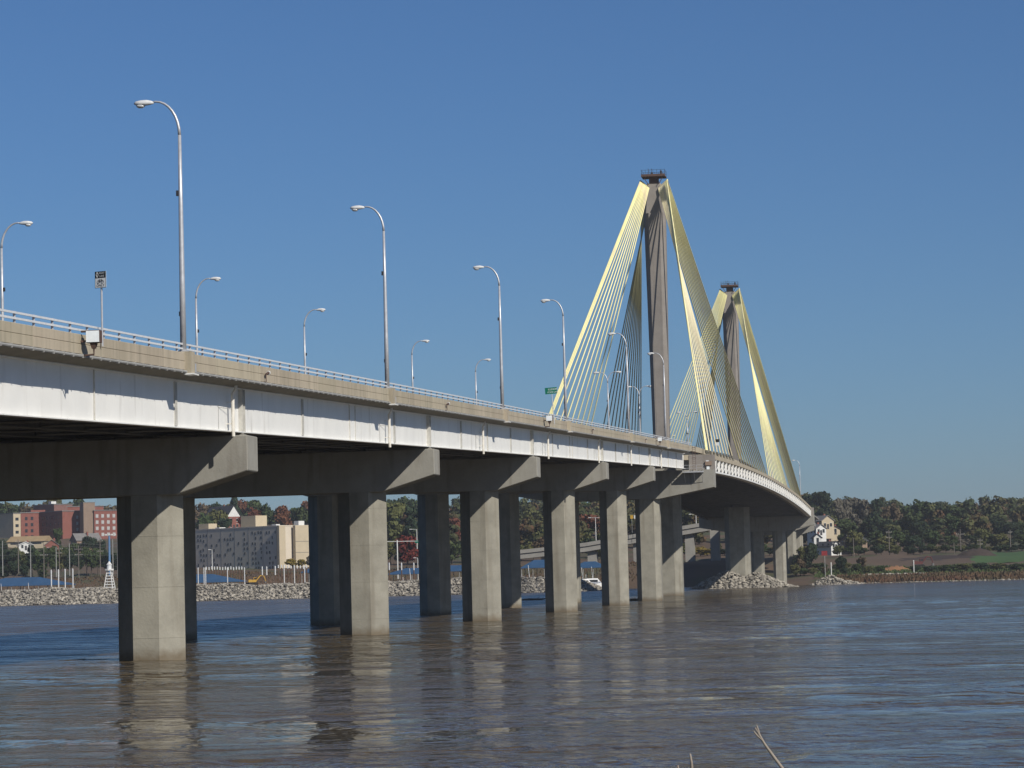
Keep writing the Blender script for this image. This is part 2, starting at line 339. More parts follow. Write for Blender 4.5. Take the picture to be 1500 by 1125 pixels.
# girders
def girder(x, outer=0):
    top, bot = -1.34, -4.06
    w = .05
    prof = [(x-.28, top), (x+.28, top), (x+.28, top-.05), (x+w/2, top-.05), (x+w/2, top-.7), (x+w/2, bot+.7), (x+w/2, bot+.06), (x+.3, bot+.06), (x+.3, bot), (x-.3, bot), (x-.3, bot+.06), (x-w/2, bot+.06), (x-w/2, top-.05), (x-.28, top-.05)]
    if outer:                                        # web plates never lie quite flat
        rings = []
        for yy in yr(Y0, Y1+4, .8):
            e = .010*math.sin(yy*1.5+1.7*math.sin(yy*.37))+.014*math.sin(yy*.63+x)
            rings.append([(px_+(e if bot+.01 < dz_ < top-.01 and abs(px_-x) < .1 else 0), yy, zp(yy)+dz_) for px_, dz_ in prof])
        return MB().loft(rings).build('girder', 'white_paint', BR)
    return MB().sweep(prof, yr(Y0, Y1+4, 8), zp).build('girder', 'white_paint' if outer else 'dark_steel_and_shade', BR)
gx = [-14, -8.4, -2.8, 2.8, 8.4, 14]
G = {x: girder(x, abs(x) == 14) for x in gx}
go = G[14]
for b in BENTS[1:]+[484.0]:
    for off in (-14.6, 17.5):                      # bolted splices
        y = b+off
        if y > Y1: continue
        s_ = MB().box(14.026, 14.085, y-.28, y+.28, zp(y)-3.92, zp(y)-1.46)
        for k in range(17):
            for dx in (-.2, -.1, .1, .2): s_.box(14.085, 14.105, y+dx-.018, y+dx+.018, zp(y)-3.8+k*.14, zp(y)-3.76+k*.14)
        s_.build('splice_plate', 'stiffener_paint', go)
    if b < 480: MB().box(14.026, 14.29, b-.05, b+.05, zp(b)-3.99, zp(b)-1.40).build('bearing_stiffener', 'stiffener_paint', go); MB().box(14.026, 14.29, b+.55, b+.60, zp(b)-3.99, zp(b)-1.40).build('bearing_stiffener', 'stiffener_paint', go)
    for off in (-30, 33):
        y = b+off
        if y < Y1: MB().box(14.026, 14.10, y-.012, y+.012, zp(y)-3.99, zp(y)-1.40).build('web_stiffener', 'stiffener_paint', go)
for y in (161.6, 211.0, 257.5, 303.5, 352, 392, 438):   # deck drains
    d = MB().tube([(14.62, y, zp(y)-1.28), (14.62, y, zp(y)-1.5), (14.42, y, zp(y)-1.8), (14.42, y, zp(y)-4.35)], .11, 10)
    for dz in (-2.3, -3.6): d.box(14.0, 14.5, y-.03, y+.03, zp(y)+dz, zp(y)+dz+.05)
    d.build('drain_pipe', 'pipe_paint', go)
    MB().tube([(14.06, y-2.1, zp(y)-4.0), (14.06, y-2.1, zp(y)-2.6)], .02, 6).tube([(14.06, y-2.1, zp(y)-2.7), (14.4, y, zp(y)-2.7)], .015, 6).build('ground_rod', 'pole_grey', go)
# cross frames under the deck
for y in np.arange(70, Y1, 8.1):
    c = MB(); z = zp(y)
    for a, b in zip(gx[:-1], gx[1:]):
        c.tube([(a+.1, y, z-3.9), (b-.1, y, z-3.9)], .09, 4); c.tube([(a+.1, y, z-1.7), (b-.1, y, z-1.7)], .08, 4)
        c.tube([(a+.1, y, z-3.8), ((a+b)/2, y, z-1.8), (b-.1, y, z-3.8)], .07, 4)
    c.build('cross_frame', 'dark_steel_and_shade', BR)
# piers
def octa(cx_, cy_, hw, hd, c, z, rot=0):
    return [(cx_+a, cy_+b, z) for a, b in ((-hw+c, -hd), (hw-c, -hd), (hw, -hd+c), (hw, hd-c), (hw-c, hd), (-hw+c, hd), (-hw, hd-c), (-hw, -hd+c))]
for b in BENTS:
    zt = zp(b)-4.06-.22
    cap = MB().prism([(-14.85, zt), (14.85, zt), (14.85, zt-2.16), (10.3, zt-3.5), (-10.3, zt-3.5), (-14.85, zt-2.16)], 'y', b-1.33, b+1.33)
    cap = cap.build('pier_cap', 'cap_concrete', BR)
    bv = cap.modifiers.new('b', 'BEVEL'); bv.width = .05; bv.segments = 1
    for x in gx:
        MB().box(x-.38, x+.38, b-.38, b+.38, zt, zt+.12).box(x-.28, x+.28, b-.28, b+.28, zt+.12, zt+.21).build('bearing', 'cap_concrete', cap)
    for cx_ in (-8.4, 8.3):
        zc = zt-3.49
        col = MB().loft([octa(cx_, b, 2.1, 1.31, 1.28, -4), octa(cx_, b, 2.1, 1.31, 1.28, 1.35), octa(cx_, b, 2.1, 1.31, 1.28, zc)]).build('column', 'pier_concrete', cap)
        for zz in np.arange(1.35, zc-1, 3.1):         # narrow pour joints
            MB().loft([octa(cx_, b, 2.112, 1.322, 1.283, zz), octa(cx_, b, 2.112, 1.322, 1.283, zz+.035)]).build('pour_joint', 'pier_concrete', cap)
# ------------------------------------------------------------------ anchor pier (end of the approach)
def anchor_pier(Ya, name, sgn):
    """Ya: face towards the approach; sgn +1 when the approach lies at smaller Y"""
    zt = zp(Ya)-1.62; zl = zp(Ya)-4.06-.22
    a, b = (Ya, Ya+5.0) if sgn > 0 else (Ya-5.0, Ya)
    c = MB().prism([(-19.3, zl), (19.3, zl), (19.3, zl-3.1), (9.6, zl-4.9), (-9.6, zl-4.9), (-19.3, zl-3.1)], 'y', a, b)
    cap = c.build('pier_cap', 'cap_concrete', BR)
    y0, y1 = (a+1.7, b-.02) if sgn > 0 else (a+.02, b-1.7)
    for sd in (1, -1):
        w = MB().box(min(sd*14.9, sd*19.28), max(sd*14.9, sd*19.28), y0, y1, zl, zt); w.build('cheek_wall', 'pylon_concrete', cap)
    MB().box(-14.9, 14.9, y0+1.2, y1, zl, zl+2.6).build('back_wall', 'cap_concrete', cap)
    for cx_ in (-7.3, 0, 7.3) if sgn < 0 else (-7.3, 7.3):
        MB().loft([octa(cx_, (a+b)/2, 2.15, 2.2, .9, -4), octa(cx_, (a+b)/2, 2.15, 2.2, .9, zl-4.88)]).build('column', 'pier_concrete', cap)
    return cap, zl, zt
capA, zlA, ztA = anchor_pier(483.6, 'a', 1)
capB, zlB, ztB = anchor_pier(934.0, 'b', -1)
# inspection platform, ladder and cabinets on the near anchor pier
pl = MB().box(14.0, 17.6, 481.6, 483.7, zlA-.55, zlA-.35)
for x in np.arange(14.0, 17.7, 1.2): pl.box(x, x+.06, 481.6, 481.66, zlA-.35, zlA+.75)
for dz in (.2, .72): pl.box(14.0, 17.65, 481.6, 481.65, zlA+dz, zlA+dz+.05); pl.box(17.6, 17.65, 481.6, 483.6, zlA+dz, zlA+dz+.05)
for x in (14.3, 16.0, 17.4): pl.tube([(x, 481.7, zlA-.5), (x, 483.6, zlA-2.2)], .05, 5)
pl.build('inspection_platform', 'galvanised', capA)
ld = MB()
for x in (15.75, 16.25): ld.box(x-.03, x+.03, 483.0, 483.06, zlA-.35, ztA+1.6)
for z in np.arange(zlA, ztA+1.4, .35): ld.box(15.75, 16.25, 483.01, 483.05, z, z+.04)
for z in np.arange(zlA+2, ztA+1.6, .9): ld.tube([(15.6, 483, z), (15.7, 482.4, z), (16.0, 482.2, z), (16.3, 482.4, z), (16.4, 483, z)], .03, 4)
ld.build('ladder', 'rust_metal', capA)
MB().box(17.8, 18.9, 484.9, 485.28, ztA-1.9, ztA-1.2).build('cabinet', 'brick_tan', capA)
MB().box(17.9, 18.4, 484.95, 485.28, zlA+.9, zlA+1.6).box(18.0, 18.5, 484.95, 485.28, zlA, zlA+.55).build('cabinet', 'box_white', capA)
# ------------------------------------------------------------------ cable-stayed spans
YT = [595.0, 832.0]; CA, CB = 488.6, 929.0
Ys = yr(485.4, 932, 10)
cdk = MB().sweep([(-18.5, -1.62), (18.5, -1.62), (18.5, -2.35), (17.4, -2.5), (-17.4, -2.5), (-18.5, -2.35)], Ys, zp).build('main_deck', 'parapet_concrete', BR)
MB().sweep([(-15, -.93), (15, -.93), (15, -1.61), (-15, -1.61)], Ys, zp).build('road_surface', 'asphalt', cdk)
for sd in (1, -1): MB().sweep([(sd*15.0, -.94), (sd*15.4, -.94), (sd*15.4, 0), (sd*15.1, 0)], Ys, zp).build('parapet', 'parapet_concrete', cdk)
for sd in (1, -1):
    x = sd*16.6
    eg = MB().sweep([(x-.3, -2.5), (x+.3, -2.5), (x+.3, -2.56), (x+.03, -2.56), (x+.03, -4.72), (x+.4, -4.72), (x+.4, -4.8), (x-.4, -4.8), (x-.4, -4.72), (x-.03, -4.72), (x-.03, -2.56), (x-.3, -2.56)], Ys, zp).build('edge_girder', 'dark_steel_and_shade', BR)  # girder coloured dark to stand for shade under the slab overhang
    if sd > 0:
        MB().sweep([(17.02, -4.66), (18.1, -4.66), (18.1, -4.45), (18.35, -4.45), (18.35, -4.75), (17.02, -4.75)], Ys, zp).build('lower_rail', 'white_paint', eg)  # inner plate added to block strips of sunlight beside the girder
        for y in np.arange(494, 930, 9.25):
            MB().prism([(17.92, zp(y)-2.40), (18.44, zp(y)-2.40), (18.30, zp(y)-4.45), (18.05, zp(y)-4.45)], 'y', y-.55, y+.55).box(16.63, 18.1, y-.12, y+.12, zp(y)-4.64, zp(y)-4.44).build('bracket', 'white_paint', eg)
            MB().tube([(18.15, y+1, zp(y)-4.4), (18.15, y+8.6, zp(y)-3.0)], .09, 5).build('brace', 'white_paint', eg)
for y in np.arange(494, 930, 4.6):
    MB().box(-16.5, 16.5, y-.2, y+.2, zp(y)-4.1, zp(y)-2.52).build('floor_beam', 'dark_steel_and_shade', cdk)
# pylons: faceted shafts that widen towards the saddle, on single river shafts
for k, yt in enumerate(YT):
    zd = zp(yt)
    def sec(z, hw, hd, c): return octa(0, yt, hw, hd, c, z)
    py = MB().loft([sec(zd-6, 1.75, 1.75, .55), sec(zd, 1.7, 1.7, .6), sec(83.0, 2.35, 2.25, 1.15), sec(83.01, 2.2, 1.55, .4), sec(89.0, 1.7, .9, .3), sec(89.6, 1.5, .8, .3)]).build('pylon', 'pylon_concrete', BR)
    sh = MB().loft([octa(0, yt, 3.75, 3.2, 1.5, -5), octa(0, yt, 3.7, 3.1, 1.5, zd-4.84)]).build('river_shaft', 'pier_concrete', py)
    rb = MB()
    for sx in (-1, 1): rb.loft([[(sx*.75-.06, yt-1.74, zd), (sx*.75+.06, yt-1.74, zd), (sx*.75+.06, yt-1.6, zd), (sx*.75-.06, yt-1.6, zd)], [(sx*1.0-.07, yt-2.25, 82.9), (sx*1.0+.07, yt-2.25, 82.9), (sx*1.0+.07, yt-2.1, 82.9), (sx*1.0-.07, yt-2.1, 82.9)]])
    rb.build('edge_rib', 'pylon_concrete', py)
    pf = MB().box(-2.6, 2.6, yt-2.2, yt+2.2, 91.0, 91.25).box(-1.0, 1.0, yt-.9, yt+.9, 89.6, 91.0)
    pf.box(-2.6, 2.6, yt-2.25, yt-2.2, 91.0, 91.5)
    for x in (-2.2, 2.2): pf.tube([(x, yt-1.9, 91.0), (x*.5, yt-1.4, 89.3)], .09, 5)
    plat = pf.build('top_platform', 'rust_metal', py)
    gr = MB()
    for x in np.arange(-2.5, 2.6, .84):
        for y in (yt-2.1, yt+2.1): gr.box(x-.03, x+.03, y-.03, y+.03, 91.25, 92.5)
    for z in (91.8, 92.4):
        for y in (yt-2.1, yt+2.1): gr.box(-2.5, 2.5, y-.025, y+.025, z, z+.05)
        for x in (-2.5, 2.5): gr.box(x-.025, x+.025, yt-2.1, yt+2.1, z, z+.05)
    gr.build('guard_rail', 'black_metal', plat)
    be = MB().tube([(1.7, yt-1.5, 91.25), (1.7, yt-1.5, 91.6), (1.7, yt-1.5, 92.2), (1.7, yt-1.5, 92.35)], [.12, .22, .22, .05], 8).tube([(-.5, yt, 91.2), (-.5, yt, 93.0)], .06, 5).tube([(-1.1, yt-1, 91.25), (-1.1, yt-1, 92.9)], .05, 5).box(-.65, -.2, yt-.6, yt-.2, 91.3, 92.1)
    be.build('beacon', 'black_metal', plat)
    # stays
    sgn = 1 if k == 0 else -1
    back = [507.0, 508.7, 510.6]+[518+9.2*i for i in range(8)]
    if k == 1: back = [YT[0]+YT[1]-y for y in back]
    main = [yt+sgn*(12.4+9.3*i) for i in range(12)][::-1]
    for sd in (1, -1):
        for lst, mm in ((back, 0), (main, 1)):
            for i, y in enumerate(lst):
                tt = sd*(2.95-.185*i); ztop = 89.9-.16*i
                s0 = 1 if y < yt else -1
                p0 = Vector((sd*16.45, y, zp(y)-1.7)); p1 = Vector((tt, yt-s0*1.5, ztop)); p2 = Vector((tt, yt, ztop+.55))
                c = MB().tube([p0, p1, Vector((tt, yt-s0*.7, ztop+.42)), p2], .135, 7)
                u = (p1-p0).normalized()
                cb = c.build('stay_cable', 'cable_yellow_shade' if sd < 0 and mm == 1 else ('cable_pale' if sd > 0 and mm == 0 and k == 0 and i > 2 else 'cable_yellow'), BR, smooth=True)  # far-plane main stays have their shade put into the colour
                if sd > 0:
                    MB().tube([p0-u*.2, p0+u*1.5], .17, 8).tube([p0+u*1.5, p0+u*2.1], .24, 8).box(16.2, 17.1, y-.3, y+.3, zp(y)-1.6, zp(y)-1.1).build('anchor_collar', 'cable_sheath_dark', cb)
                elif i % 2 == 0: MB().tube([p0+u*8, p0+u*8.5], .16, 7).build('damper', 'cable_sheath_dark', cb)
# far approach on the Illinois side
def zq(Y): return zp(930)-.012*(Y-930)
fa = MB().sweep([(-15.4, -.9), (15.4, -.9), (15.4, -1.3), (14, -1.3), (14, -4), (-14, -4), (-14, -1.3), (-15.4, -1.3)], [934.5, 1000, 1080], zq).build('far_approach_deck', 'viaduct_concrete', BR)
for b in (990., 1045.):
    zt = zq(b)-4.3
    cp = MB().prism([(-14.8, zt), (14.8, zt), (14.8, zt-2), (10, zt-3.4), (-10, zt-3.4), (-14.8, zt-2)], 'y', b-1.2, b+1.2).build('pier_cap', 'cap_concrete', BR)
    for cx_ in (-8.4, 8.3): MB().loft([octa(cx_, b, 2.1, 1.4, 1.1, 0), octa(cx_, b, 2.1, 1.4, 1.1, zt-3.39)]).build('column', 'pier_concrete', cp)

# ------------------------------------------------------------------ lamps on the bridge
def lamp_head(mb, x0, z0, d):
    rings = []
    for s_, hw, zt_, zb in ((-.05, .06, .06, -.05), (.10, .10, .12, -.09), (.35, .17, .18, -.12), (.68, .21, .17, -.13), (.95, .17, .12, -.11), (1.07, .06, .04, -.05)):
        x = x0+d*s_; rings.append([(x, -hw, z0), (x, -hw*.6, z0+zt_*.85), (x, 0, z0+zt_), (x, hw*.6, z0+zt_*.85), (x, hw, z0), (x, hw*.7, z0+zb), (x, 0, z0+zb*1.05), (x, -hw*.7, z0+zb)])
    return mb.loft(rings)
def build_lamp(name, double=False):
    t = bpy.data.objects.new(name, None); COL.objects.link(t)
    MB().tube([(0, 0, 0), (0, 0, 4), (0, 0, 8), (0, 0, 12.1)], [.18, .155, .125, .092], 12).build('pole', 'galvanised', t, smooth=True)
    MB().box(-.26, .26, -.26, .26, -.02, .06).box(-.2, .2, -.2, .2, .06, .12).build('base_plate', 'galvanised', t)
    for d in ((-1, 1) if double else (-1,)):
        pts = [(0, 0, 12.1)]
        for i in range(1, 9):
            a = i/8*math.pi/2; pts.append((d*1.35*(1-math.cos(a)), 0, 12.1+1.95*math.sin(a)))
        pts.append((d*1.55, 0, 14.03))
        ar = MB().tube(pts, [.092-.0045*i for i in range(9)]+[.05], 12).build('arm', 'galvanised', t, smooth=True)
        h = lamp_head(MB(), d*1.5, 14.0, d).build('lamp_head', 'lamp_housing', t, smooth=True)
        rg = []
        for dz, r in ((-.11, .17), (-.20, .15), (-.27, .08)): rg.append([(d*2.2+r*1.6*math.cos(2*math.pi*k/10), r*math.sin(2*math.pi*k/10), 14.0+dz) for k in range(10)])
        MB().loft(rg).build('lens', 'lamp_lens', h, smooth=True)
    MB().box(-.24, -.1, -.08, .08, 8.7, 9.0).box(-.2, -.13, -.06, .06, 2.0, 2.25).build('junction_box', 'black_metal', t)
    return t
RL = [147.5, 206.3, 264.8, 313.3, 382.0, 438.2]
ordn = ['nearest and tallest-looking', 'second', 'third', 'fourth', 'fifth', 'sixth']
proto = build_lamp('street_lamp')
pd = None
for i, y in enumerate(RL):
    l = proto if i == 0 else copy_tree(proto)
    l.location = (15.24, y, zp(y)+.06)
    tag(l, ordn[i]+' curved street lamp from the left along the near parapet, head turned left', 'street lamp', 'street lamps along the near parapet')
    # pedestal bulging out of the parapet
    z = zp(y)
    p = MB().prism([(y-.42, z+.055), (y+.42, z+.055), (y+.42, z-1.15), (y-.42, z-1.15)], 'x', 15.0, 15.78)
    p.build('lamp_pedestal', 'parapet_concrete', deck)
    MB().box(15.40, 15.95, y-.55, y+.6, z-1.24, z-1.155).build('pedestal_shelf', 'trim_white', deck)
    MB().box(15.44, 15.75, y+.5, y+.8, z-1.05, z-.55).build('junction_box', 'galvanised', deck)
l = copy_tree(proto); l.location = (15.24, 925, zp(925)); tag(l, 'faint distant street lamp at the far end of the cable spans', 'street lamp', 'street lamps along the near parapet')
for i, y in enumerate(RL[1:]):
    l = copy_tree(proto); l.location = (-15.24, y, zp(y)+.06); l.rotation_euler = (0, 0, math.pi)
    tag(l, ['leftmost curved street lamp cut by the photo edge, on far parapet, head turned right', 'second', 'third', 'fourth', 'fifth'][i]+('' if i == 0 else ' street lamp from the left on the far parapet, head turned right'), 'street lamp', 'street lamps along the far parapet')
l = copy_tree(proto); l.location = (-15.24, 774, zp(774)); l.rotation_euler = (0, 0, math.pi); tag(l, 'small far parapet lamp seen low between the two cable fans', 'street lamp', 'street lamps along the far parapet')
dp = build_lamp('median_lamp', True)
for i, y in enumerate((493., 549., 663.)):
    l = dp if i == 0 else copy_tree(dp); l.location = (0, y, zp(y)-.1)
    tag(l, ['double-armed median lamp left of the near pylon, larger one', 'double-armed median lamp just left of the near pylon foot', 'faint double-armed median lamp right of the near pylon'][i], 'street lamp', 'double lamps on the median')

# ------------------------------------------------------------------ signs and fixtures on the parapet
def flat_text(body, size, mat_, parent, loc, wide=1.0):
    me = text_mesh(body, size); me.materials.append(M[mat_]); o = bpy.data.objects.new('lettering', me); COL.objects.link(o)
    o.parent = parent; o.location = loc; o.rotation_euler = (math.pi/2, 0, 0); o.scale = (wide, 1, 1); return o
def sign_post(t, x, h, m='galvanised', lean=0): return MB().tube([(x, 0, -.6), (x+lean, 0, h)], .05, 8).build('post', m, t)
y = 131.2
t = thing('lane_sign', 'black and white bicycle lane sign on a post above the near parapet', 'road sign', (15.56, y, zp(y)+.16), -.36)
sign_post(t, 0, 2.5)
pn = MB().box(-.34, .34, -.075, -.055, 2.3, 3.12).build('sign_panel', 'sign_white', t)
MB().box(-.34, .34, -.079, -.0755, 2.79, 3.12).box(-.34, -.32, -.079, -.0755, 2.3, 2.79).box(.32, .34, -.079, -.0755, 2.3, 2.79).box(-.32, .32, -.079, -.0755, 2.3, 2.32).build('sign_header', 'sign_black', t)
flat_text('RIGHT', .135, 'sign_white', t, (.09, -.083, 3.03), .9); flat_text('LANE', .135, 'sign_white', t, (.09, -.083, 2.88), .9)
flat_text('ONLY', .17, 'sign_black', t, (.0, -.083, 2.42), 1.05)
dm = MB()
for a, b in (((-.195, 3.09), (-.13, 2.955)), ((-.13, 2.955), (-.195, 2.82)), ((-.195, 2.82), (-.26, 2.955)), ((-.26, 2.955), (-.195, 3.09))): dm.tube([(a[0], -.083, a[1]), (b[0], -.083, b[1])], .011, 5)
dm.build('diamond', 'sign_white', t)
bk = MB()
for cx_ in (-.12, .12): bk.tube([(cx_+.075*math.cos(k/12*2*math.pi), -.083, 2.60+.075*math.sin(k/12*2*math.pi)) for k in range(13)], .009, 4)
for a, b in (((-.12, 2.6), (-.05, 2.70)), ((-.05, 2.70), (.08, 2.70)), ((.08, 2.70), (.12, 2.6)), ((-.05, 2.7), (.0, 2.6)), ((.0, 2.6), (.08, 2.7)), ((-.12, 2.6), (0, 2.6)), ((.08, 2.7), (.07, 2.75)), ((-.05, 2.7), (-.07, 2.74))): bk.tube([(a[0], -.083, a[1]), (b[0], -.083, b[1])], .009, 4)
bk.build('bicycle_symbol', 'sign_black', t)
y = 300.
t = thing('state_line_sign', 'small green state line sign on a thin post above the near parapet', 'road sign', (15.56, y, zp(y)), .10)
sign_post(t, .1, 3.2, lean=-.25); MB().box(-.66, .66, -.075, -.055, 2.75, 3.45).build('sign_panel', 'sign_green', t)
flat_text('ILLINOIS', .27, 'sign_white', t, (0, -.083, 3.25), 1.0); flat_text('STATE LINE', .23, 'sign_white', t, (0, -.083, 2.93), 1.0)
for o_ in t.children:
    if o_.name.startswith(('sign_panel', 'lettering')): o_.rotation_euler[1] = -.06
y = 545.
t = thing('speed_sign', 'dark sign with white plate below it in front of the near pylon foot', 'road sign', (15.56, y, zp(y)-.3))
sign_post(t, 0, 3.2); MB().box(-.5, .5, -.08, -.055, 2.4, 3.0).build('sign_panel', 'sign_black', t); MB().box(-.45, .45, -.08, -.055, 1.75, 2.35).build('lower_panel', 'sign_white', t)
def box_fixture(y, label):
    t = thing('floodlight_box', label, 'light fixture', (15.46, y, zp(y)), 0, 'white box fixtures on the near parapet')
    MB().box(.30, .98, -.10, .32, -.44, .16).build('housing', 'rust_metal', t)
    MB().box(.31, .96, -.125, -.101, -.42, .13).build('face_panel', 'box_white', t)
    MB().loft([[(.46, -.02, -.46), (.78, -.02, -.46), (.78, .26, -.46), (.46, .26, -.46)], [(.53, .05, -.72), (.71, .05, -.72), (.71, .2, -.72), (.53, .2, -.72)]]).tube([(.62, .12, -.7), (.62, .12, -1.0), (.04, .12, -1.05)], .05, 6).build('bracket', 'rust_metal', t)
    MB().box(0, .3, .05, .15, -.4, -.3).box(.0, .32, .05, .15, .08, .17).build('mount', 'rust_metal', t)
box_fixture(127.95, 'white box fixture bolted to the parapet beneath the lane sign')
box_fixture(292.6, 'small white box fixture on the parapet beneath the green sign')
box_fixture(418.9, 'tiny white box fixture on the parapet left of the pylon foot')
def spot(y, label):
    t = thing('spotlight', label, 'light fixture', (15.44, y, zp(y)-.6), 0, 'spotlights on the near parapet')
    MB().tube([(0, -.1, -.35), (.16, -.1, -.35), (.16, -.1, .12), (.16, .0, .15)], .03, 6).build('bracket', 'rust_metal', t)
    MB().tube([(.16, -.1, .12), (.22, .22, .2)], [.06, .09], 10).build('housing', 'rust_metal', t)
    MB().tube([(.22, .22, .2), (.235, .30, .22), (.24, .33, .225)], [.14, .14, .05], 10).build('lamp', 'trim_white', t)
for i, y in enumerate((165.5, 231.0, 336.0, 402.)):
    spot(y, ['nearest', 'second', 'third', 'fourth'][i]+' small white spotlight from the left on the near parapet face')


# ------------------------------------------------------------------ rock: breakwater, pier riprap, shore pile
def rock_proto(seed):
    bm = bmesh.new(); bmesh.ops.create_icosphere(bm, subdivisions=1, radius=1.0); r = random.Random(seed)
    V = np.array([v.co[:] for v in bm.verts]); V *= np.array([[r.uniform(.65, 1.2)] for _ in V]); V *= np.array([r.uniform(.9, 1.3), r.uniform(.8, 1.1), r.uniform(.55, .85)])
    F = np.array([[v.index for v in f.verts] for f in bm.faces]); bm.free(); return V, F
RP = [rock_proto(i) for i in range(8)]
def rocks(name, pts, smin, smax, label, cat=None):
    Vs, Fs, n = [], [], 0
    for p in pts:
        V, F = RP[rng.integers(8)]; a = rng.uniform(0, 6.28); s_ = smin*(smax/smin)**(rng.random()**1.6); c, s2 = math.cos(a), math.sin(a)
        R = np.array([[c, -s2, 0], [s2, c, 0], [0, 0, 1]]); Vs.append((V*s_)@R.T+np.array(p)); Fs.append(F+n); n += len(V)
    o = link(name, np_mesh(name, np.concatenate(Vs), np.concatenate(Fs), 'rock')); return tag(o, label, cat or 'rocks', kind='stuff')
BX0, BX1, BY = -330., -44., 884.
def bwz(x, d):            # d: distance across from the crest line
    e = np.clip((BX1-x)/12., 0, 1); t_ = 5.0+.35*np.sin(x*.13)+.25*np.sin(x*.41+2)
    return np.minimum(t_, t_+1.2-np.abs(d)*.62)*e-(1-e)*1.0
me = grid_mesh('breakwater', np.arange(BX0, BX1+1, 3.), BY+np.arange(-13, 13.1, 1.), 'breakwater_core', lambda x, y: bwz(x, y-BY)-.45)
tag(link('breakwater', me), None, None, kind='structure')
pts = []
for _ in range(19000):
    x = rng.uniform(BX0, BX1); d = rng.uniform(-10, 4) if rng.random() < .9 else rng.uniform(4, 10); z = float(bwz(np.array(x), d))
    if z > -.6: pts.append((x, BY+d, z-.12))
rocks('riprap', pts, .22, .85, 'pale broken riprap heaped along the breakwater by the marina')
def pile(cx_, cy_, peaks, n, label, s0=.25, s1=.75):
    def hz(x, y): return max(h*max(0, 1-math.hypot((x-cx_-a)/w, (y-cy_-b)/(w*.9)))**.9 for a, b, h, w in peaks)
    pts = []
    R = max(abs(a)+w for a, b, h, w in peaks)
    for _ in range(n):
        x = cx_+rng.uniform(-R, R); y = cy_+rng.uniform(-R, R); z = hz(x, y)
        if z > .05: pts += [(x, y, z-.3), (x, y, z*.6-.3)]
    rocks('riprap_pile', pts, s0, s1, label)
pile(0.5, 829, [(-3.5, -2, 5.6, 11.5), (5.0, -1, 5.0, 11), (9.5, 0, 2.2, 8)], 4500, 'grey broken rock mound around the far pylon shaft')
pile(26.0, 906, [(-1, 0, 3.4, 7), (4, 1, 1.6, 6)], 900, 'small pale rock pile with signposts on the right shore')
c = at(1310, 843, 945); pts = [(c.x+rng.uniform(-10.5, 11), 945+rng.uniform(-1.2, 1.2), float(H(c.x, 945))+.25) for _ in range(120)]
rocks('shore_stones', pts, .3, .8, 'thin line of white stones along the right shore')
pts = [(x, 905.5+rng.uniform(-1.3, 1.6)+2*math.sin(x*.07), .15) for x in rng.uniform(24, 200, 900)]
rocks('waterline_stones', pts, .15, .5, 'low stones along the right waterline')

# ------------------------------------------------------------------ trees
def crown_proto(seed, n, shape):
    r = np.random.default_rng(seed); L = []
    nl = {'round': 16, 'tall': 14, 'sparse': 12, 'cone': 14}[shape]
    for i in range(nl):
        if shape == 'round': a = r.uniform(0, 6.28); u = r.uniform(0, 1); rad = .29*math.sqrt(1-(2*u-1)**2*.7)*r.uniform(.4, 1.0); z = .32+.55*u; s_ = r.uniform(.11, .19)
        elif shape == 'tall': a = r.uniform(0, 6.28); u = r.uniform(0, 1); rad = .17*r.uniform(.3, 1); z = .25+.65*u; s_ = r.uniform(.09, .15)
        elif shape == 'sparse': a = r.uniform(0, 6.28); u = r.uniform(0, 1); rad = .32*r.uniform(.3, 1); z = .38+.5*u; s_ = r.uniform(.09, .15)
        else: a = r.uniform(0, 6.28); u = i/(nl-1); rad = .2*(1-u)*r.uniform(.4, 1); z = .15+.78*u; s_ = .17*(1-u)+.05
        L.append((rad*math.cos(a), rad*math.sin(a), z, s_))
    L = np.array(L); k = r.integers(nl, size=n); d = r.normal(size=(n, 3)); d /= np.linalg.norm(d, axis=1)[:, None]
    rr = r.random(n)**.33*(.85+.3*r.random(n)); P = L[k, :3]+d*(rr*L[k, 3])[:, None]*np.array([1.05, 1.05, .9])
    if shape == 'sparse': n = int(n*.6); P = P[:n]; d = d[:n]
    N_ = d+r.normal(size=(n, 3))*.6; N_ /= np.linalg.norm(N_, axis=1)[:, None]
    T = np.cross(N_, r.normal(size=(n, 3))); T /= np.linalg.norm(T, axis=1)[:, None]; B = np.cross(N_, T); sz = r.uniform(.022, .044, n)[:, None]
    V = np.stack([P-T*sz-B*sz*.7, P+T*sz-B*sz*.6, P+T*sz*.8+B*sz*.8, P-T*sz*.7+B*sz], 1).reshape(-1, 3)
    return V, np.arange(4*n).reshape(n, 4), L
CR = {}
for i, (k, s_) in enumerate([('round', 1), ('round', 2), ('round', 3), ('round', 4), ('tall', 5), ('tall', 6), ('sparse', 7), ('sparse', 8), ('cone', 9)]):
    V, F, L = crown_proto(s_, 1700, k); cm = np_mesh('crown', V, F, 'leaf_green')
    tr = MB().tube([(0, 0, -.06), (.005, 0, .15), (0, .005, .45), (.01, 0, .72)], [.03, .022, .014, .005], 7)
    for l in L[::2]: tr.tube([(0, 0, max(.14, l[2]-.22)), (l[0]*.6, l[1]*.6, l[2]-.07), (l[0], l[1], l[2]+.04)], [.011, .007, .003], 4)
    to = tr.build('trunk', 'bark'); tm = to.data; bpy.data.objects.remove(to); CR.setdefault(k, []).append((cm, tm))
KN = {'green': 'mid green', 'dark': 'dark green', 'olive': 'olive green', 'brown': 'brown autumn', 'russet': 'russet autumn', 'crimson': 'deep red', 'yellow': 'golden yellow', 'grey': 'thin greyish half-bare'}
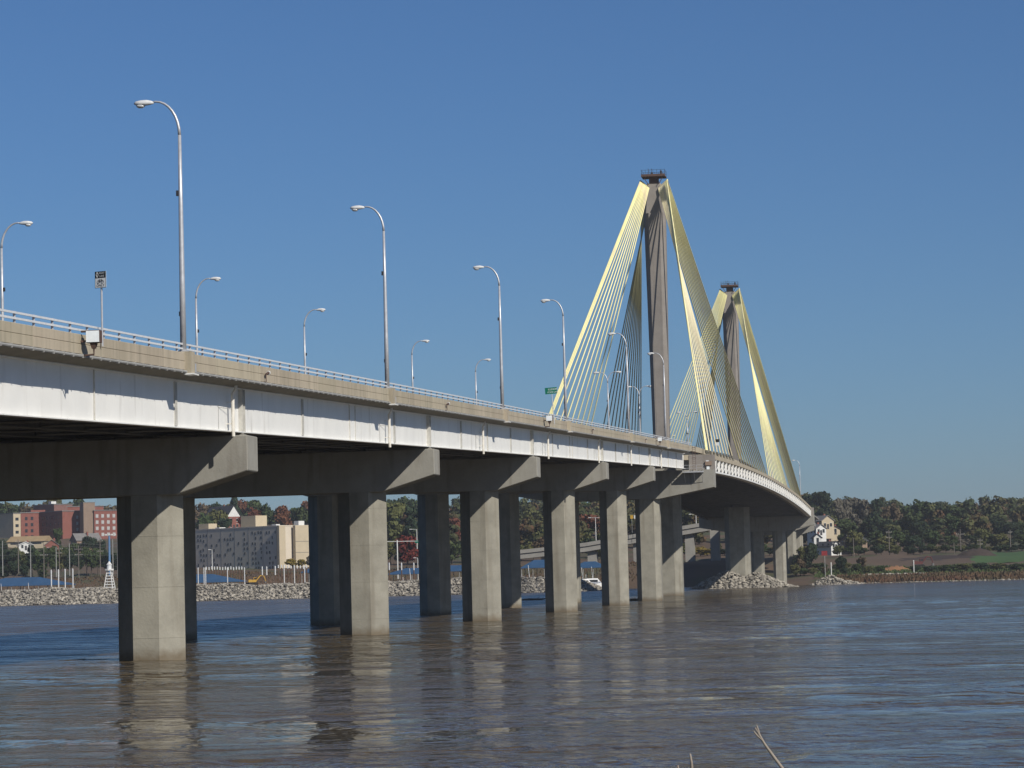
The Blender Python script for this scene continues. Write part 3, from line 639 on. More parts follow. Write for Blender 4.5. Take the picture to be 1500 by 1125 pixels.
def tree(px, top, wpx, Y, kind, place, shape=None, label=None, group=None, base=None):
    p = at(px, top, Y); zb = float(H(p.x, Y))-.3 if base is None else at(px, base, Y).z
    h = max(3.0, p.z-zb); w = wpx*Y/FPX
    shape = shape or ('sparse' if kind == 'grey' else ('tall' if w < h*.5 else 'round'))
    cm, tm = random.choice(CR[shape]); t = thing('tree', label or KN[kind]+' tree '+place, 'tree', (p.x, Y, zb), random.uniform(0, 6.28), group or 'trees '+place)
    sw = w/{'round': .78, 'tall': .5, 'sparse': .8, 'cone': .5}[shape]
    for nm, me, m_ in (('crown', cm, 'leaf_'+kind), ('trunk', tm, 'bark')):
        o = link(nm, me, t, sc=(sw, sw, h*1.02)); o.material_slots[0].link = 'OBJECT'; o.material_slots[0].material = M[m_]
    TREES.append((px, kind, place, label, t)); return t
TREES = []
RS = 'on the right wooded skyline'; RM = 'halfway down the right wooded slope'; RF = 'at the foot of the right wooded slope'
for px, top, w, k in [(1186, 726, 20, 'dark'), (1203, 722, 26, 'dark'), (1231, 727, 26, 'grey'), (1257, 728, 34, 'grey'), (1284, 732, 18, 'dark'), (1305, 738, 26, 'brown'), (1328, 740, 26, 'green'), (1347, 732, 30, 'green'), (1373, 735, 20, 'dark'), (1396, 739, 30, 'green'), (1423, 743, 28, 'brown'), (1449, 753, 24, 'russet'), (1469, 742, 20, 'brown'), (1488, 739, 24, 'grey'), (1512, 741, 28, 'brown')]:
    tree(px, top, w*1.25, 1330+random.uniform(-30, 30), k, RS)
for i, px in enumerate(np.arange(1196, 1530, 15)):
    tree(px+random.uniform(-4, 4), random.uniform(752, 768), random.uniform(26, 38), 1210+random.uniform(-25, 25), random.choice(['green', 'dark', 'green', 'olive', 'brown', 'grey', 'dark']), RM)
for i, px in enumerate(np.arange(1240, 1530, 14)):
    tree(px+random.uniform(-4, 4), random.uniform(776, 790), random.uniform(22, 34), 1120+random.uniform(-15, 15), random.choice(['green', 'dark', 'green', 'olive', 'grey', 'dark']), RF)
tree(1437, 774, 24, 1105, 'olive', RS, label='bright olive tree at the edge of the green field', group='field edge trees')
tree(1252, 778, 30, 1100, 'olive', RS, label='pale olive tree right of the white houses', group='field edge trees')
for i, px in enumerate(np.arange(1232, 1520, 12)):
    tree(px+random.uniform(-3, 3), random.uniform(796, 803), random.uniform(14, 22), 1075, random.choice(['green', 'dark', 'olive', 'dark']), 'in the low row behind the ploughed field', shape='round')
for px, top, w, k in [(1188, 795, 24, 'dark'), (1176, 800, 20, 'olive'), (1200, 829, 26, 'green'), (1180, 822, 24, 'dark'), (1168, 812, 18, 'dark')]:
    tree(px, top, w, 985, k, 'beside the far bridge end')
LB = 'on the skyline under the bridge'; LM = 'halfway up the hill between piers'; LF = 'low behind the marina'
for px in np.arange(-6, 900, 17):
    if 150 < px < 285 and px % 3: pass
    top = 738+6*math.sin(px*.05)+random.uniform(-8, 6)
    tree(px, top, random.uniform(30, 46), 1560+random.uniform(-40, 40), random.choice(['green', 'dark', 'olive', 'brown', 'russet', 'green']), LB)
for px in np.arange(540, 905, 16):
    tree(px+random.uniform(-4, 4), random.uniform(752, 772), random.uniform(30, 44), 1260+random.uniform(-30, 30), random.choice(['green', 'dark', 'olive', 'green', 'russet']), LM)
for px in np.arange(556, 905, 17):
    tree(px+random.uniform(-4, 4), random.uniform(786, 800), random.uniform(26, 36), 1110+random.uniform(-15, 15), random.choice(['green', 'dark', 'olive', 'olive', 'brown']), LF)
tree(342, 722, 26, 1420, 'dark', LB, 'cone', 'tall dark conifer behind the white church gable')
for px, top, w, k, Y in [(318, 746, 34, 'olive', 1290), (300, 752, 26, 'green', 1280), (330, 760, 22, 'dark', 1270), (372, 744, 24, 'russet', 1330), (388, 738, 28, 'green', 1340), (415, 740, 34, 'russet', 1340), (440, 742, 34, 'green', 1320), (355, 758, 16, 'crimson', 1290), (575, 737, 40, 'olive', 1180), (603, 742, 30, 'dark', 1230)]:
    tree(px, top, w, Y, k, 'around the church')
tree(596, 784, 40, 1020, 'crimson', LB, 'round', 'deep red tree behind the marina, seen between the second and third piers', 'red marina tree', 832)
tree(426, 818, 20, 1035, 'yellow', LB, 'round', 'low golden bush in front of the cream building', 'marina bushes', 834); tree(442, 819, 14, 1035, 'yellow', LB, 'round', 'smaller golden bush at the foot of the cream building', 'marina bushes', 834)
tree(456, 813, 16, 1030, 'grey', LB, 'round', 'grey leafy bush right of the golden bushes', 'marina bushes', 834)
for px in np.arange(-4, 178, 10):
    tree(px+random.uniform(-3, 3), random.uniform(800, 812), random.uniform(18, 28), 1075+random.uniform(-20, 20), random.choice(['green', 'dark', 'dark', 'olive', 'green']), 'below the brick hospital', base=842)
for px, top, w, k in [(20, 822, 26, 'dark'), (5, 828, 22, 'dark'), (62, 834, 18, 'green'), (34, 826, 18, 'dark'), (130, 785, 30, 'dark'), (148, 790, 24, 'dark'), (84, 775, 14, 'green'), (110, 795, 22, 'green'), (2, 790, 22, 'dark')]:
    tree(px, top, w, 1030 if top > 820 else 1200, k, 'below the brick hospital', base=850 if top > 820 else None)
for px in np.arange(985, 1180, 13):
    tree(px+random.uniform(-3, 3), random.uniform(792, 806), random.uniform(20, 28), 1120, random.choice(['green', 'yellow', 'olive', 'dark']), 'behind the far piers')
for px, top, w, k in [(1164, 826, 16, 'olive'), (1178, 832, 18, 'green'), (1192, 836, 16, 'olive'), (1226, 826, 18, 'green'), (1240, 823, 16, 'olive'), (1254, 828, 20, 'green'), (1208, 834, 12, 'brown'), (1172, 818, 16, 'brown'), (1232, 814, 18, 'dark'), (1262, 815, 16, 'brown')]:
    tree(px, top, w, 972+random.uniform(-8, 8), k, 'as scrub near the far bridge end', 'round')
# the wood further back, one mass
Vs, Fs, n = [], [], 0
for i in range(900):
    Y = rng.uniform(1160, 2000); px = rng.uniform(-80, 1600)
    x = float(at(px, 800, Y).x)
    if px < 480 and Y < 1640: continue
    V, F, L = crown_proto(100+i % 7, 320, 'round'); hh = rng.uniform(9, 15); ww = hh*rng.uniform(.9, 1.25)
    V = V.reshape(-1, 4, 3); cc = V.mean(1, keepdims=True); V = ((V-cc)*1.7+cc).reshape(-1, 3)
    Vs.append(V*np.array([ww, ww, hh])+np.array([x, Y, float(H(x, Y))-1.5])); Fs.append(F+n); n += len(V)
tag(link('woodland', np_mesh('woodland', np.concatenate(Vs), np.concatenate(Fs), 'wood_mass')), 'dense autumn woodland covering the hills behind the river', 'woodland', kind='stuff')
# shore grasses
def tufts(name, label, m, gen, n, h0, h1, w):
    P = np.array([gen() for _ in range(n)]); a = rng.uniform(0, 6.28, n); h = rng.uniform(h0, h1, n); d = np.stack([np.cos(a), np.sin(a), 0*a], 1)*(w*rng.uniform(.6, 1.3, n))[:, None]; le = rng.normal(size=(n, 3))*.2*h[:, None]; le[:, 2] = h
    V = np.stack([P-d, P+d, P+d*.35+le, P-d*.35+le], 1).reshape(-1, 3)
    return tag(link(name, np_mesh(name, V, np.arange(4*n).reshape(n, 4), m)), label, 'grass', kind='stuff')
def g1():
    x = rng.uniform(22, 190); y = rng.uniform(907, 940); return (x, y, float(H(x, y))-.1)
tufts('shore_grass', 'reddish brown grass strip along the right waterline', 'grass_red', g1, 9000, .5, 1.3, .35)
def g2():
    x = rng.uniform(18, 190); y = rng.uniform(945, 985); return (x, y, float(H(x, y))-.1)
tufts('weedy_bank', 'green weeds growing on the right bank below the ploughed field', 'leaf_green', g2, 9000, .4, 1.1, .4)
def g3():
    x = rng.uniform(-320, -40); y = rng.uniform(990, 1030); return (x, y, float(H(x, y))-.1)
tufts('levee_grass', 'dry brown grass on the levee behind the marina', 'grass_red', g3, 7000, .3, .9, .35)
for i, (px, top, w) in enumerate([(1272, 829, 20), (1290, 833, 16), (1340, 832, 18), (1362, 830, 26), (1388, 829, 28), (1412, 831, 24), (1436, 829, 28), (1462, 830, 26), (1490, 829, 28), (1236, 834, 14)]):
    tree(px, top, w, 955, random.choice(['green', 'olive', 'dark']), 'as a low shrub on the right bank', 'round', group='shrubs on the right bank')

# ------------------------------------------------------------------ buildings
def block(par, px, Y, wf, dp, z0, z1, rz, m, name='wall', py=800):
    c = at(px, py, Y); f = Vector((math.cos(rz), math.sin(rz), 0)); g = Vector((-math.sin(rz), math.cos(rz), 0)); c = Vector((c.x, Y, 0))
    q = [c, c+f*wf, c+f*wf+g*dp, c+g*dp]; mb = MB().loft([[(p.x, p.y, z0) for p in q], [(p.x, p.y, z1) for p in q]])
    o = mb.build(name, m, par, loc=-par.location); o['_'] = 0; del o['_']
    return o, c, f, g
def wins(o, c, d, nrm, s0, ds, ns, z0, dz, nz, w, h, m='window_dark', skip=None, name='window', stag=0):
    """windows along direction d from corner c, facing nrm"""
    base = MB().box(-w/2, w/2, -.06, .12, 0, h); me = None
    for i in range(ns):
        for j in range(nz):
            if skip and skip(i, j): continue
            p = c+d*(s0+i*ds+stag*(j % 2))+nrm*.0; z = z0+j*dz
            if me is None: ob = base.build(name, m, o); me = ob.data
            else: ob = link(name, me, o)
            ob.location = (p.x, p.y, z); ob.rotation_euler = (0, 0, math.atan2(nrm.y, nrm.x)+math.pi/2)
def roofslab(o, c, f, g, wf, dp, z, m='roof_grey', ov=.3, name='parapet_coping'):
    q = [c-f*ov-g*ov, c+f*(wf+ov)-g*ov, c+f*(wf+ov)+g*(dp+ov), c-f*ov+g*(dp+ov)]
    return MB().loft([[(p.x, p.y, z) for p in q], [(p.x, p.y, z+.45) for p in q]]).build(name, m, o)
RZ = .86
# brick hospital on the hill
hY = 1470.
hp = at(90, 790, hY); hb = thing('brick_hospital', 'large red brick hospital block with dark shaded side on the hill at left', 'building', (hp.x, hY, 30))
zb = 29.
o, c, f, g = block(hb, 92, hY, 14, 42, zb, at(92, 749, hY).z, RZ, 'brick_red'); wins(o, c, f, -g, 9.5, 2.6, 2, 34, 3.4, 4, 1.2, 1.7, 'window_light'); roofslab(o, c, f, g, 14, 42, at(92, 749, hY).z)
wins(o, c, g, -f, 4, 4.2, 9, 34, 3.4, 4, 1.3, 1.7)
o, c, f, g = block(hb, 112, hY+7, 8, 10, zb, at(112, 749, hY).z, RZ, 'brick_red')
wins(o, c, f, -g, 3.0, 3.2, 2, 34, 3.4, 4, 1.2, 1.7)
o, c, f, g = block(hb, 80, hY+24, 12, 22, zb, at(80, 737, hY).z, RZ, 'brick_dull'); roofslab(o, c, f, g, 12, 22, at(80, 737, hY).z)
block(hb, 76, hY+26, 3.2, 3, 40, at(80, 732, hY).z, RZ, 'trim_white', 'roof_unit')
o, c, f, g = block(hb, 96, hY+30, 22, 14, zb, at(96, 740, hY).z, .5, 'brick_red'); wins(o, c, f, -g, 3, 4, 5, 46.5, 3, 1, 1.4, 1.8); roofslab(o, c, f, g, 22, 14, at(96, 740, hY).z)
o, c, f, g = block(hb, 123, hY-4, 6.5, 8, zb, at(123, 737, hY).z, .55, 'brick_tan', 'stair_tower'); roofslab(o, c, f, g, 6.5, 8, at(123, 737, hY).z, ov=.15)
o, c, f, g = block(hb, 138.5, hY-2, 16, 14, zb, at(150, 748, hY).z, .45, 'brick_red'); wins(o, c, f, -g, 1.6, 3.1, 5, 34, 3.4, 4, 1.5, 1.9, 'window_light'); roofslab(o, c, f, g, 16, 14, at(150, 748, hY).z)
o, c, f, g = block(hb, 31, hY+4, 10, 20, zb, at(40, 751, hY).z, .5, 'brick_red'); wins(o, c, f, -g, 3, 3.2, 2, 34, 3.4, 4, 1.4, 1.8); roofslab(o, c, f, g, 10, 20, at(40, 751, hY).z)
o, c, f, g = block(hb, 46, hY+14, 8, 16, zb, at(48, 746, hY).z, .5, 'brick_red')
cb_ = thing('cream_apartment_block', 'cream corner block left of the brick hospital', 'building', (at(20, 780, hY-10).x, hY-10, 30))
o, c, f, g = block(cb_, 20, hY-10, 4.6, 22, zb, at(24, 753, hY).z, RZ, 'cream_wall'); wins(o, c, f, -g, 2.3, 3, 1, 33, 3.6, 4, 2.0, 1.6); roofslab(o, c, f, g, 4.6, 22, at(24, 753, hY).z)
# precast grey building with scattered slit windows
gY = 1092.; gp = at(410, 800, gY); gb = thing('precast_building', 'big windowless-looking grey concrete building with scattered slits and cream end', 'building', (gp.x, gY, 10))
zt = at(410, 771, gY).z
o, c, f, g = block(gb, 409, gY, 34, 84, 8.5, zt, .90, 'precast_grey')
for k in range(9):
    q = k*9.3+1.5
    for j in range(8):
        for i in range(4):
            if random.random() < .55: wins(o, c, g, -f, q+1.0+i*1.9+random.uniform(-.2, .2), 1, 1, 11.0+j*2.05+random.uniform(-.3, .3), 1, 1, .75, 1.15)
    MB().box(-.09, .09, -.05, .1, 0, zt-8.6).build('panel_seam', 'dark_steel_and_shade', o, loc=tuple(c+g*q+Vector((0, 0, 8.6)))).rotation_euler = (0, 0, .90-math.pi/2)
roofslab(o, c, f, g, 34, 84, zt, 'precast_grey', .1)
o2, c2, f2, g2 = block(gb, 409.3, gY-1.6, 3.2, 1.5, 8.5, zt+.2, .90, 'cream_wall', 'end_panel'); o2, c2, f2, g2 = block(gb, 433, gY+3.2, 13, 1.6, 8.5, zt+.3, .90, 'cream_wall', 'end_panel')
for z in (13, 17.5, 22): MB().box(0, 13, -.06, .0, 0, .15).build('panel_seam', 'dark_steel_and_shade', o2, loc=(c2.x, c2.y, z)).rotation_euler = (0, 0, .90)
o3, c3, f3, g3 = block(gb, 375, gY+30, 6.0, 10, zt-1, at(380, 755, gY+30).z, .9, 'cream_wall', 'penthouse')
o3, c3, f3, g3 = block(gb, 306, gY+64, 4.5, 7, zt-1, at(306, 767, gY+64).z, .9, 'cream_wall', 'penthouse')
block(gb, 438, gY+12, 3, 3, zt, at(438, 763, gY+12).z, .9, 'trim_white', 'roof_unit'); block(gb, 405, gY+20, 2.0, 3, zt, zt+1.4, .9, 'trim_white', 'roof_unit'); block(gb, 322, gY+60, 3.2, 3, zt, zt+1.6, .9, 'trim_white', 'roof_unit')
def house(name, label, px, py, Y, w, d, h, rh, rz, wm, rm, gm=None, nw=2, cat='house', group=None):
    """py: photo height of the foot of the front wall"""
    p = at(px, py, Y); t = thing(name, label, cat, (p.x, Y, p.z), rz, group)
    wl = MB().box(-w/2, w/2, 0, d, -4, h).build('wall', wm, t)
    MB().prism([(-w/2, h), (w/2, h), (0, h+rh)], 'y', .01, d-.01).build('gable', gm or wm, t)
    rf = MB().prism([(-w/2-.5, h-.35), (-w/2-.5, h-.1), (0, h+rh+.25), (w/2+.5, h-.1), (w/2+.5, h-.35), (0, h+rh)], 'y', -.45, d+.45).build('roof', rm, t)
    MB().box(w*.12, w*.12+.7, d*.5, d*.5+.7, h+rh*.5, h+rh+.9).build('chimney', 'brick_red', rf)
    for i in range(nw):
        x = -w/2+w*(i+.5)/nw
        for z in ([1.0, 3.8] if h > 5 else [1.0]):
            wn = MB().box(x-.5, x+.5, -.05, .1, z, z+1.5).build('window', 'window_dark', t); MB().box(x-.62, x+.62, -.04, .05, z-.12, z).box(x-.62, x+.62, -.04, .05, z+1.5, z+1.62).build('frame', 'trim_white', wn)
    for i in range(3):
        y = d*(i+.5)/3
        for sx in (-1, 1): MB().box(min(sx*w/2, sx*(w/2+.05)), max(sx*w/2, sx*(w/2+.05)), y-.5, y+.5, 1.0, 2.5).build('window', 'window_dark', t)
    MB().box(-.5, .5, -.04, .05, 0, 2.1).build('door', 'roof_dark', t)
    return t
house('church', 'brick church with bright white gable among autumn trees', 343, 775, 1340, 7.2, 24, 6.2, 5.4, .75, 'brick_red', 'roof_dark', 'trim_white', cat='church')
house('brick_house', 'pink brick house below the hospital with pale windows', 76, 820, 1180, 6.2, 9, 6.6, 2.2, .3, 'brick_red', 'roof_grey')
house('grey_roofed_house', 'grey roofed house below the brick hospital', 108, 804, 1250, 8, 12, 4, 3, -.9, 'brick_tan', 'roof_grey')
lw = thing('long_tan_building', 'long low tan roofed building at far left below the hospital', 'building', (at(38, 798, 1330).x, 1330, at(38, 798, 1330).z))
MB().box(-9.5, 9.5, 0, 14, -3, 1.6).build('wall', 'cream_wall', lw); MB().prism([(-.8, 1.6), (14.5, 1.6), (7, 4.4)], 'x', -10, 10).build('roof', 'roof_tan', lw); MB().box(-8, 8, -.05, .05, .2, 1.1).build('window', 'window_dark', lw)
house('white_shed', 'white low building left of the pink brick house', 38, 806, 1240, 6.5, 9, 2.6, 1.2, .4, 'trim_white', 'trim_white')
house('gable_house', 'yellow gabled house with grey roof right of the far bridge end', 1213, 775, 1165, 5.6, 10, 3.6, 2.0, .5, 'cream_wall', 'roof_grey')
house('white_house', 'white house just below the yellow gabled house', 1203, 784, 1140, 4.8, 7, 2.8, 1.6, .6, 'trim_white', 'roof_grey')
house('white_cottage', 'small white cottage left of the dark roofed house, near the bridge end', 1198, 797, 1105, 3.0, 5, 2.6, 1.4, .2, 'trim_white', 'roof_dark', nw=1)
house('dark_roofed_house', 'low white gabled house with wide dark roof on the right shore', 1225, 805, 1095, 4.8, 11, 1.5, 1.6, .65, 'trim_white', 'roof_dark')
house('pale_garage', 'pale yellow garage above the dark roofed house', 1224, 783, 1180, 4.0, 6, 2.4, 1.0, .3, 'cream_wall', 'roof_dark', nw=1)
house('grey_garage', 'grey sided shed right of the white gabled house', 1240, 802, 1110, 8.0, 8, 2.6, 2.2, -.7, 'brick_tan', 'roof_dark')

# ------------------------------------------------------------------ marina
def dock(px0, px1, eave, ridge, Y, label, m='roof_blue'):
    a = at(px0, eave, Y); b = at(px1, eave, Y); r = at((px0+px1)/2, ridge, Y+5).z; z = (a.z+b.z)/2; w = (b.x-a.x)/2
    t = thing('dock_canopy', label, 'dock roof', ((a.x+b.x)/2, Y, 0), 0, 'blue dock canopies'); d = 11.
    MB().loft([[(-w, 0, z-.25), (w, 0, z-.25), (w, d, z-.25), (-w, d, z-.25)], [(-w, 0, z), (w, 0, z), (w, d, z), (-w, d, z)], [(-w*.35, d/2-.1, r), (w*.35, d/2-.1, r), (w*.35, d/2+.1, r), (-w*.35, d/2+.1, r)]]).build('roof', m, t)
    pm_ = None
    for i in range(max(3, int(w/2.2))+1):
        x = -w+.4+(2*w-.8)*i/max(3, int(w/2.2))
        for y in (.4, d-.4):
            if pm_ is None: pm_ = MB().tube([(0, 0, -2), (0, 0, z-.25)], .11, 6).build('post', 'pole_grey', t, loc=(x, y, 0)).data
            else: link('post', pm_, t, (x, y, 0))
    MB().box(-w, w, 0, d, .3, .55).build('dock_floor', 'pole_wood', t)
dock(-45, 97, 857.5, 846, 925, 'largest blue dock canopy at far left')
dock(215, 350, 853, 841.5, 930, 'blue dock canopy between the first and second piers')
dock(566, 640, 840, 832, 940, 'blue dock canopy just right of the second pier'); dock(640, 690, 836, 828, 950, 'small blue dock canopy between the third pier columns')
dock(762, 815, 831, 820, 950, 'blue dock canopy left of the fourth pier'); dock(838, 885, 831, 822.5, 950, 'blue dock canopy right of the fourth pier')
dock(440, 475, 838, 831, 960, 'blue dock canopy end hidden behind the second pier')
PILES = []
def piling(px, top, Y, label, grp, m='piling_brown', cap=1.1, r=.2):
    p = at(px, top, Y); t = thing('piling', label, 'piling', (p.x, Y, 0), 0, grp)
    MB().tube([(0, 0, -2), (0, 0, p.z-cap)], r, 8).build('shaft', m, t); MB().tube([(0, 0, p.z-cap), (0, 0, p.z-.2), (0, 0, p.z)], [r*1.12, r*1.12, .03], 8).build('cap', 'piling_cap', t); PILES.append((px, label, t))
for i, px in enumerate((75, 85.5, 95.2, 106.5)): piling(px, 834.5-.6*i, 918, ['first', 'second', 'third', 'fourth'][i]+' tall white piling from the left beside the left dock canopy', 'tall white pilings', 'piling_cap', 1.2, .22)
for px in list(np.arange(302, 356, 4.0)): piling(px, 830+random.uniform(-.6, .6), 950, 'brown white-capped piling from the left behind the canopy right of the first pier', 'brown marina pilings')
for px in (290, 298.5, 301, 333, 358): piling(px, 831, 922, 'slim white piling from the left by the canopy right of the first pier', 'slim white pilings', 'piling_cap', 1.0, .16)
for px in (384, 390.5, 403): piling(px, 829.5, 930, 'white topped piling from the left in front of the bare levee', 'lone pilings', 'piling_brown', 3.0, .2)
for px in np.arange(403, 462, 4.6): piling(px, 828+random.uniform(-1, 1), 945, 'brown piling from the left in the row below the cream building', 'pilings below the cream building')
for px in (416, 431, 446): piling(px, 827.5, 930, 'white piling from the left below the cream building', 'white pilings below the cream building', 'piling_cap', 1., .18)
for px in (570, 588, 606): piling(px, 824, 935, 'white topped piling from the left by the canopy right of second pier', 'pilings right of the second pier', 'piling_brown', 2.6, .2)
def boat(px, Y, s_, rz, label, stripe='boat_red'):
    p = at(px, 860, Y); t = thing('cabin_cruiser', label, 'boat', (p.x, Y, 0), rz, 'boats in the marina')
    rings = []
    for x, w, k in ((-1, .36, .1), (-.4, .42, .0), (.3, .38, .0), (.75, .22, .12), (1.0, .02, .3)): rings.append([(x*4*s_, -w*3.2*s_, (1.35+k)*s_), (x*4*s_, -w*2.6*s_, (-.25+k*.6)*s_), (x*4*s_, w*2.6*s_, (-.25+k*.6)*s_), (x*4*s_, w*3.2*s_, (1.35+k)*s_)])
    MB().loft(rings).build('hull', 'boat_white', t)
    MB().loft([[(-2.2*s_, -.95*s_, 1.36*s_), (1.4*s_, -.8*s_, 1.36*s_), (1.4*s_, .8*s_, 1.36*s_), (-2.2*s_, .95*s_, 1.36*s_)], [(-1.8*s_, -.8*s_, 2.5*s_), (.5*s_, -.6*s_, 2.5*s_), (.5*s_, .6*s_, 2.5*s_), (-1.8*s_, .8*s_, 2.5*s_)]]).build('cabin', 'boat_white', t)
    MB().box(-1.5*s_, .5*s_, -.86*s_, -.80*s_, 1.75*s_, 2.2*s_).build('window', 'window_dark', t); MB().tube([(-.5*s_, 0, 2.5*s_), (-.7*s_, 0, 5*s_)], .05*s_, 5).tube([(-2*s_, -.8*s_, 1.3*s_), (-2*s_, -.8*s_, 3.4*s_)], .04*s_, 4).build('mast', 'boat_white', t)
    MB().box(-3*s_, 2.2*s_, -1.34*s_, -1.28*s_, 1.0*s_, 1.18*s_).build('stripe', stripe, t)
for px, Y, s_, rz, lb in [(6, 914, 1.5, .4, 'white motor boat with red stripe at far left under the dock canopy'), (46, 912, 1.5, .3, 'white motor boat in the middle below the left dock canopy'), (33, 930, 1.5, .1, 'white boat deep under the left dock canopy'), (857, 925, 1.55, .5, 'white cabin cruiser beyond the fourth pier'), (606, 925, 1.8, .2, 'low white motor boat right of the second pier'), (872, 930, 1.6, .2, 'white cruiser moored behind the breakwater end'), (780, 925, 1.8, .2, 'white motor boat below the canopy left of the fourth pier')]:
    boat(px, Y, s_, rz, lb)
# lighthouse-like white tower on the breakwater
p = at(160.5, 863, 889); t = thing('marina_beacon_tower', 'white slatted lighthouse-shaped tower at the breakwater beside the first pier', 'tower', (p.x, 889, 4.8)); zt = at(160, 822, 889).z-4.8
for sx in (-1, 1):
    for sy in (-1, 1): MB().tube([(sx*1.5, sy*1.5, 0), (sx*.6, sy*.6, zt*.66)], .16, 6).build('leg', 'trim_white', t)
for k in range(6):
    q = 1.5-.9*k/6; z = .3+zt*.62*k/6; MB().box(-q, q, -q-.06, -q+.06, z, z+.3).box(-q, q, q-.06, q+.06, z, z+.3).box(-q-.06, -q+.06, -q, q, z, z+.3).box(q-.06, q+.06, -q, q, z, z+.3).build('cross_slat', 'trim_white', t)
MB().tube([(0, 0, zt*.66), (0, 0, zt*.72)], 1.5, 8).build('gallery', 'trim_white', t); MB().tube([(0, 0, zt*.72), (0, 0, zt*.87)], .8, 8).build('lantern', 'sign_white', t); MB().tube([(0, 0, zt*.87), (0, 0, zt)], [1.0, .08], 8).build('roof', 'trim_white', t)
p = at(160.5, 826, 1060); t = thing('blue_mast', 'tall blue mast with white floodlights behind the slatted tower', 'mast', (p.x, 1060, float(H(p.x, 1060)))); zt = at(160, 784, 1060).z-float(H(p.x, 1060))
MB().tube([(0, 0, -1), (0, 0, zt)], [.5, .38], 8).build('shaft', 'blue_steel', t); MB().box(-2.8, 2.8, -.2, .2, zt, zt+.3).build('crossbar', 'trim_white', t)
for x in (-2.5, -1.2, 0, 1.2, 2.5): MB().box(x-.35, x+.35, -.6, -.15, zt-.1, zt+.5).build('floodlight', 'trim_white', t)
# utility poles
def pole(px, top, base, Y, arms, label, grp, m='pole_wood', r=.16):
    a = at(px, top, Y); b = at(px, base, Y); t = thing('utility_pole', label, 'utility pole', (b.x, Y, b.z), 0, grp); h = a.z-b.z
    MB().tube([(0, 0, -3), (0, 0, h)], [r*1.2, r*.8], 6).build('pole', m, t)
    for dz, w in arms:
        ar = MB().box(-w/2, w/2, -.08, .08, h-dz-.12, h-dz+.08).build('crossarm', m, t)
        for x in (-w*.45, -w*.2, w*.2, w*.45): MB().tube([(x, 0, h-dz+.08), (x, 0, h-dz+.35)], .06, 5).build('insulator', 'trim_white', ar)
for i, (px, top, base, arms) in enumerate([(4, 792, 832, []), (27, 790, 828, [(1.0, 2.4)]), (45, 793, 836, []), (64.5, 796, 838, [(4.5, 3.2)]), (82.5, 801, 834, []), (87, 802, 834, [(.6, 3), (2.2, 2.4)]), (115.5, 799, 838, [(1.5, 3.2), (3.6, 3.0)]), (147, 787, 834, [(1.5, 2.2), (5.4, 2.6)]), (165.5, 790, 830, []), (172.5, 784, 835, []), (102, 796, 832, [])]):
    pole(px, top, base, 1020, arms, ['first', 'second', 'third', 'fourth', 'fifth', 'sixth', 'eighth', 'ninth', 'tenth', 'eleventh', 'seventh'][i]+' utility pole from the left at the shore below the hospital', 'utility poles at left', 'pole_grey' if not arms else 'pole_wood')
for i, (px, top, base, arms, m) in enumerate([(1251, 788, 820, [], 'pole_wood'), (1302.5, 776, 795, [(1, 2.2), (3, 2.2)], 'pole_wood'), (1398, 795, 816, [], 'pole_wood'), (1407, 775, 794, [(2, 3.2)], 'pole_wood'), (1436, 788, 805, [(1, 2.), (2.4, 2)], 'pole_wood'), (1480, 776, 790, [(1, 1.6)], 'pole_wood')]):
    pole(px, top, base, 1068, arms, ['brown pole at the field edge right of the houses', 'pale pole with crossarms in front of the wooded slope', 'brown pole at the edge of the ploughed field', 'pale pole with one wide crossarm before the slope', 'pale pole left of the green field', 'pale pole nearest the right photo edge'][i], 'utility poles at right', m)
# wires of the left line
wr = MB()
for z0 in (796, 800, 812): 
    pts = [at(px, z0+ (2.0 if i % 2 else 0), 1020) for i, px in enumerate((-20, 4, 27, 45, 64, 87, 115, 147, 172, 200))]
    wr = MB().tube(pts, .022, 4).build('power_line', 'pole_grey'); tag(wr, ['highest', 'middle', 'lowest'][(796, 800, 812).index(z0)]+' thin power line strung between the poles at left', 'power line', 'power lines')
# signal mast, street light and road furniture behind the second pier
p = at(583, 848, 985); t = thing('signal_mast', 'white traffic mast with long arm right of the second pier', 'traffic mast', (p.x, 985, at(583, 848, 985).z)); h = at(583, 791, 985).z-t.location.z
MB().tube([(0, 0, 0), (0, 0, h)], .22, 8).build('pole', 'trim_white', t); MB().tube([(-4, 0, h-.5), (8.2, 0, h-.6)], .12, 6).build('arm', 'trim_white', t); MB().box(6.5, 8.2, -.1, .0, h-1.3, h-.3).build('sign_panel', 'sign_green', t)
def far_lamp(px, top, base, Y, label, dbl=False, arm=1.8):
    a = at(px, top, Y); b = at(px, base, Y); t = thing('road_lamp', label, 'street lamp', (b.x, Y, b.z)); h = a.z-b.z
    MB().tube([(0, 0, -1), (0, 0, h)], [.16, .1], 6).build('pole', 'trim_white', t)
    for d in ((1, -1) if dbl else (1,)): MB().tube([(0, 0, h-.15), (-d*arm, 0, h)], .07, 5).build('arm', 'trim_white', t); MB().box(min(-d*arm, -d*(arm+.9)), max(-d*arm, -d*(arm+.9)), -.18, .18, h-.1, h+.12).build('lamp_head', 'trim_white', t)
far_lamp(611, 775, 800, 1010, 'single road lamp above the red tree'); far_lamp(873, 758, 788, 1035, 'white double road lamp on the ramp right of the fourth pier', True); far_lamp(612.5, 817, 850, 955, 'slim white lamp post by the canopy right of the second pier', False, .6)
far_lamp(311, 805, 832, 1015, 'slim lamp post in front of the grey concrete building', False, .5); far_lamp(1020, 753, 772, 1045, 'road lamp on the ramp under the cable spans', True)
